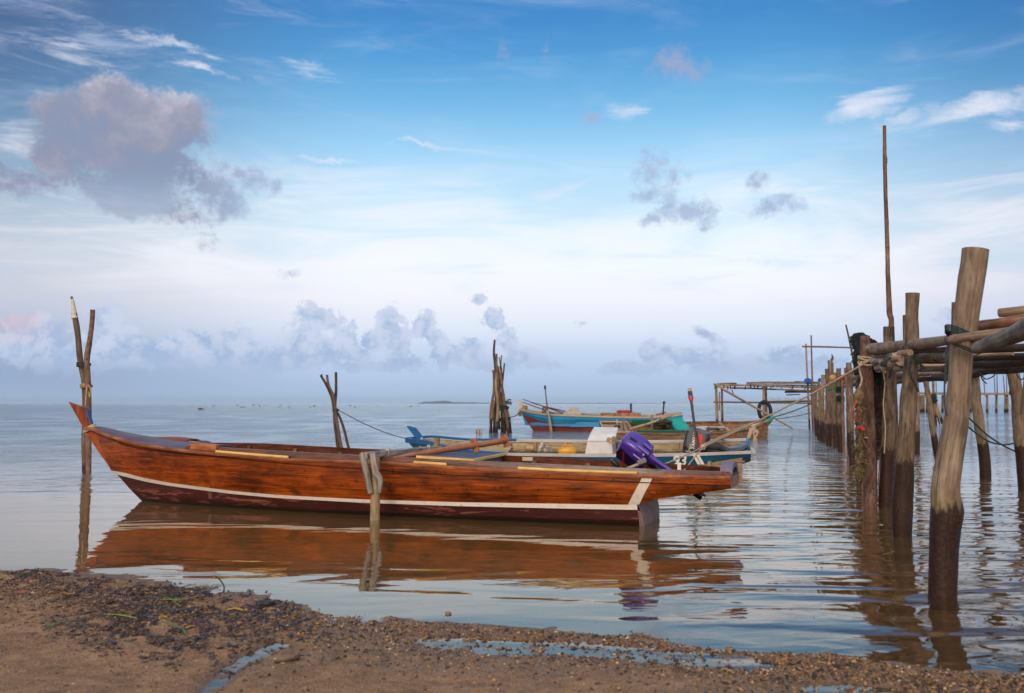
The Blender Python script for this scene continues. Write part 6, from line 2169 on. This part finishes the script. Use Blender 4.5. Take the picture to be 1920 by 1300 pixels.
for i, (px, py, w_, h_) in enumerate(rk):
    p = gnd(px, py)
    mb = MB()
    mb.ball((p.x, p.y, .0), (pxr(w_, p.y) * 1.0, pxr(w_, p.y) * .8, pxr(h_, p.y) * 1.7), 14, 8, .7, i * 2.3)
    if i == 0: mb.ball((p.x + pxr(9, p.y), p.y, 0), (pxr(8, p.y), pxr(4, p.y), pxr(1.6, p.y)), 12, 6, .6, 7)
    tag(mb.build('sea_rock', 'rock'), 'largest dark rock in the water below the horizon, left side' if i == 0 else ORD[i] + ' small dark rock of the row below the horizon, counted from the left', 'rock', RG)


def island(pts, Y, depth, name, label):
    base_ = [at(px, 757, Y) for px, _ in pts]
    rows = []
    for j in range(9):
        f_ = j / 8
        rows.append([Vector((p.x, Y + depth * (f_ - .5), max(-3, (757 - py) / FPX * Y * math.sin(math.pi * f_) + 1.0 * math.sin(p.x * .07 + j) * math.sin(math.pi * f_) - .5))) for p, (px, py) in zip(base_, pts)])
    mb = MB(); mb.sheet(rows, 4.0)
    tag(mb.build(name, 'island_green'), label, 'island')


def dense(pts, n=6, jit=.25):
    out = []
    for (a_, b_) in zip(pts[:-1], pts[1:]):
        for k in range(n):
            f_ = k / n
            out.append((a_[0] + (b_[0] - a_[0]) * f_, a_[1] + (b_[1] - a_[1]) * f_ + rnd.uniform(-jit, jit)))
    return out + [pts[-1]]


island(dense([(786, 757.4), (793, 753.8), (806, 752.6), (822, 752.4), (832, 750.8), (842, 752.6), (852, 754.0), (880, 754.2), (905, 755), (935, 756), (965, 757.4)]), 7600, 900, 'island', 'low wooded island on the horizon left of the driftwood bundle')
island(dense([(965, 757.0), (1010, 755.6), (1060, 755.8), (1110, 755.4), (1180, 755.9), (1250, 756.3), (1330, 757.4)], 6, .1), 9000, 800, 'island', 'faint long low coast on the horizon behind the farthest boat')

# ------------------------------------------------------------------ beach litter
BG = 'green blades washed onto the beach'
def flat_leaf(pts, w_, mat, name, label, cat, group, lift=.012):
    P = []
    for px, py in pts:
        g_ = gnd(px, py)
        hz_ = float(height(np.array([g_.x]), np.array([g_.y]))[0])
        P.append(Vector((g_.x, g_.y, max(hz_, 0) + lift)))
    sp, _ = spline(P, [1] * len(P), 14)
    rows = []
    for i, p in enumerate(sp):
        f_ = i / (len(sp) - 1)
        t_ = (sp[min(i + 1, len(sp) - 1)] - sp[max(i - 1, 0)]).normalized()
        s_ = t_.cross(Vector((0, 0, 1))).normalized()
        ww = w_ * (math.sin(math.pi * min(.98, f_ * .9 + .06)) ** .5)
        rows.append([p - s_ * ww, p + Vector((0, 0, -.3 * ww)), p + s_ * ww])
    mb = MB(); mb.sheet(rows, .002)
    return tag(mb.build(name, mat), label, cat, group)


for i, (pts, lb) in enumerate([
        (((78, 1198), (100, 1186), (124, 1174)), 'dark green blade lying alone on the sand at far left'),
        (((195, 1166), (225, 1170), (256, 1176)), 'bright yellow-green blade lying left of the seaweed heap'),
        (((300, 1139), (330, 1137), (366, 1133)), 'yellow-green blade lying across the top of the seaweed heap'),
        (((312, 1133), (325, 1138), (338, 1145)), 'dull green blade crossing the yellow-green one on the seaweed'),
        (((313, 1182), (325, 1186), (338, 1192)), 'short green blade in the middle of the seaweed heap'),
        (((340, 1188), (346, 1196), (350, 1204)), 'grey-green short blade beside the orange leaf')]):
    flat_leaf(pts, .007, 'blade_weed', 'leaf_blade', lb, 'leaf', BG)
for i, (px, py, dx, lb) in enumerate([(125, 1124, 14, 'yellow leaf on the dark seaweed at left'), (357, 1190, 9, 'orange leaf right of the seaweed heap'), (440, 1154, 16, 'long reddish leaf on the seaweed edge'),
                                      (390, 1160, 6, 'pale tan leaf scrap on the seaweed'), (305, 1174, 8, 'tan leaf scrap between the green blades'), (36, 1122, 8, 'dark red leaf at the far left waterline')]):
    flat_leaf(((px - dx, py + 1), (px, py - 1), (px + dx, py)), .012, 'dry_leaf', 'dry_leaf', lb, 'leaf', 'dry leaves on the beach', .015)
mb = MB()
mb.rope([gnd(416, 1116, -.02), at(419, 1108, 6.55), at(420, 1100, 6.55), at(413, 1088, 6.6), at(404, 1081, 6.65)], .005, 20)
tag(mb.build('bent_reed', 'weed_rock'), 'thin dark reed bending up out of the shallow water', 'reed')
mb = MB(); mb.rope([gnd(484, 1141, .02), gnd(500, 1136, .03), gnd(512, 1131, .02)], .012, 8, 6, .3)
tag(mb.build('driftwood_stick', 'dark_deck'), 'short dark driftwood stick at the shallow water edge', 'stick')
mb = MB(); mb.rope([gnd(515, 1242, .03), gnd(540, 1238, .04), gnd(562, 1234, .03)], .006, 8, 5, .3); mb.rope([gnd(548, 1238, .03), gnd(562, 1228, .04)], .007, 4, 5)
tag(mb.build('driftwood_stick', 'dark_deck'), 'thin twig on the sand right of the water channel', 'stick')
mb = MB(); p = gnd(40, 1086); mb.ball((p.x, p.y, .0), (.055, .05, .04), 18, 12, .7, 3); mb.ball((p.x + .04, p.y, .0), (.04, .05, .03), 14, 10, .7, 9)
tag(mb.build('weedy_stone', 'weed_rock'), 'small weed-covered stone at the waterline on the left', 'stone')
for (px, py, r_, lb) in ((840, 1152, .011, 'tan stone standing in the shallow water film'), (796, 1199, .010, 'flat yellowish stone on the sand by the puddle'), (1368, 1220, .013, 'brown stone at the water edge on the right'), (1312, 1264, .011, 'tan stone on the sand below the right puddle')):
    p = gnd(px, py); hz_ = max(0, float(height(np.array([p.x]), np.array([p.y]))[0]))
    mb = MB(); mb.ball((p.x, p.y, hz_ + r_ * .3), (r_ * 1.6, r_ * 1.2, r_), 10, 7, .5, px)
    tag(mb.build('beach_stone', 'gravel_tan'), lb, 'stone')

# gravel and weed litter, uncountable
m = newmat('gravel_mix')
finish(m, m.ramp(m.n('ShaderNodeSeparateColor', None, {0: attr(m, 'tint', 0)}), [(0.0, '#1c1410'), (0.3, '#4a3222'), (0.55, '#8a6338'), (0.8, '#a98556'), (0.97, '#c9b291'), (1.0, '#e5dccb')], 'CONSTANT'), 0.55)
m = newmat('seaweed')
finish(m, m.ramp(m.n('ShaderNodeSeparateColor', None, {0: attr(m, 'tint', 0)}), [(0.0, '#150d0a'), (0.35, '#33201a'), (0.6, '#4c3427'), (0.85, '#6b4d38'), (1.0, '#92704a')]), 0.36, spec=0.5)


def scatter(name, count, region, size, mat, flat, seed, label=None):
    g_ = np.random.default_rng(seed)
    px, py = region(g_, count)
    cx = (px - 960) / FPX; cy = (650 - py) / FPX
    dy_ = math.cos(PITCH) - cy * math.sin(PITCH); dz_ = math.sin(PITCH) + cy * math.cos(PITCH)
    k = -CAMH / dz_
    x, y = cx * k, dy_ * k
    z = height(x, y)
    ok = z > -0.02
    x, y, z = x[ok], y[ok], z[ok]
    n = len(x)
    base_ = np.array([(1, 0, 0), (.3, .9, 0), (-.8, .6, 0), (-.8, -.6, 0), (.3, -.9, 0), (0, 0, 1), (0, 0, -1)], float)
    F = np.array([(0, 1, 5), (1, 2, 5), (2, 3, 5), (3, 4, 5), (4, 0, 5), (1, 0, 6), (2, 1, 6), (3, 2, 6), (4, 3, 6), (0, 4, 6)])
    s_ = size(g_, n)
    ang = g_.uniform(0, 6.28, n); as_ = g_.uniform(.6, 1.5, n)
    jit = g_.uniform(.7, 1.3, (n, 7, 3))
    V = base_[None] * jit
    V[..., 0] *= (s_ * as_ * (1.6 if flat else 1))[:, None]; V[..., 1] *= (s_ / as_)[:, None]; V[..., 2] *= (s_ * (.35 if flat else .7))[:, None]
    if flat: V[..., 2] += V[..., 0] * g_.uniform(-.5, .5, n)[:, None]
    c_, q_ = np.cos(ang)[:, None], np.sin(ang)[:, None]
    X_ = V[..., 0] * c_ - V[..., 1] * q_ + x[:, None]; Y_ = V[..., 0] * q_ + V[..., 1] * c_ + y[:, None]; Z_ = V[..., 2] + z[:, None] + s_[:, None] * .15
    P = np.stack([X_, Y_, Z_], -1).reshape(-1, 3)
    Fa = (F[None] + (np.arange(n) * 7)[:, None, None]).reshape(-1, 3)
    me = bpy.data.meshes.new(name)
    me.vertices.add(len(P)); me.vertices.foreach_set('co', P.astype(np.float32).ravel())
    me.loops.add(Fa.size); me.loops.foreach_set('vertex_index', Fa.ravel().astype(np.int32))
    me.polygons.add(len(Fa)); me.polygons.foreach_set('loop_start', np.arange(0, Fa.size, 3, dtype=np.int32))
    me.materials.append(MATS[mat])
    me.update(calc_edges=True)
    a_ = me.attributes.new('tint', 'FLOAT_COLOR', 'POINT')
    tv = np.repeat(g_.uniform(0, 1, n), 7)
    a_.data.foreach_set('color', np.stack([tv, tv, tv, np.ones_like(tv)], -1).astype(np.float32).ravel())
    o = bpy.data.objects.new(name, me); COL.objects.link(o)
    o['kind'] = 'stuff'; o['label'] = label; o['category'] = name.replace('_', ' ')
    return o


shp = np.array(SHX, float)


def reg_gravel(g_, n):
    px = g_.uniform(-150, 2050, n)
    off = np.abs(g_.normal(0, 34, n)) + g_.exponential(14, n) - 4
    return px, np.interp(px, shp[:, 0], shp[:, 1]) + off


def reg_sparse(g_, n):
    return g_.uniform(-250, 2150, n), g_.uniform(1120, 1420, n)


def reg_weed(g_, n):
    px = np.concatenate([g_.uniform(-150, 560, n // 2), g_.normal(380, 110, n // 4), g_.normal(280, 90, n - n // 2 - n // 4)])
    off = np.concatenate([np.abs(g_.normal(0, 26, n // 2)), g_.normal(42, 22, n // 4), g_.normal(95, 30, n - n // 2 - n // 4)])
    # clump
    py = np.interp(px, shp[:, 0], shp[:, 1]) + off - 5
    keep = vnoise(px / 22.0, py / 8.0, 5) * .6 + vnoise(px / 60.0, py / 20.0, 6) * .5 > .47
    return px[keep], py[keep]


scatter('gravel', 24000, reg_gravel, lambda g_, n: g_.lognormal(math.log(.0036), .5, n).clip(.0016, .013), 'gravel_mix', False, 1, 'coarse tan and dark gravel along the water edge')
scatter('pebbles', 6000, reg_sparse, lambda g_, n: g_.lognormal(math.log(.0030), .5, n).clip(.0015, .012), 'gravel_mix', False, 2, 'scattered small pebbles and shell bits on the sand')
scatter('seaweed_litter', 34000, reg_weed, lambda g_, n: g_.lognormal(math.log(.0048), .55, n).clip(.002, .018), 'seaweed', True, 3, 'dark wet seaweed litter heaped along the left waterline')

# ------------------------------------------------------------------ thin sea haze
hz_m = bpy.data.materials.new('haze_air')
hz_m.use_nodes = True
MATS['haze_air'] = hz_m
t = NT(hz_m.node_tree)
pv = t.n('ShaderNodeVolumePrincipled', None, {'Color': (0.66, 0.84, 1.0, 1), 'Density': 0.00008, 'Anisotropy': 0.0}, None)
t.n('ShaderNodeOutputMaterial', None, {'Volume': pv.outputs[0]}, None)
mb = MB(); mb.smooth = False
mb.loft([[(-9700, -9700, z_), (9700, -9700, z_), (9700, 9700, z_), (-9700, 9700, z_)] for z_ in (-6.0, 45.0)], True, cap=True)
o = mb.build('haze', 'haze_air', kind='stuff')
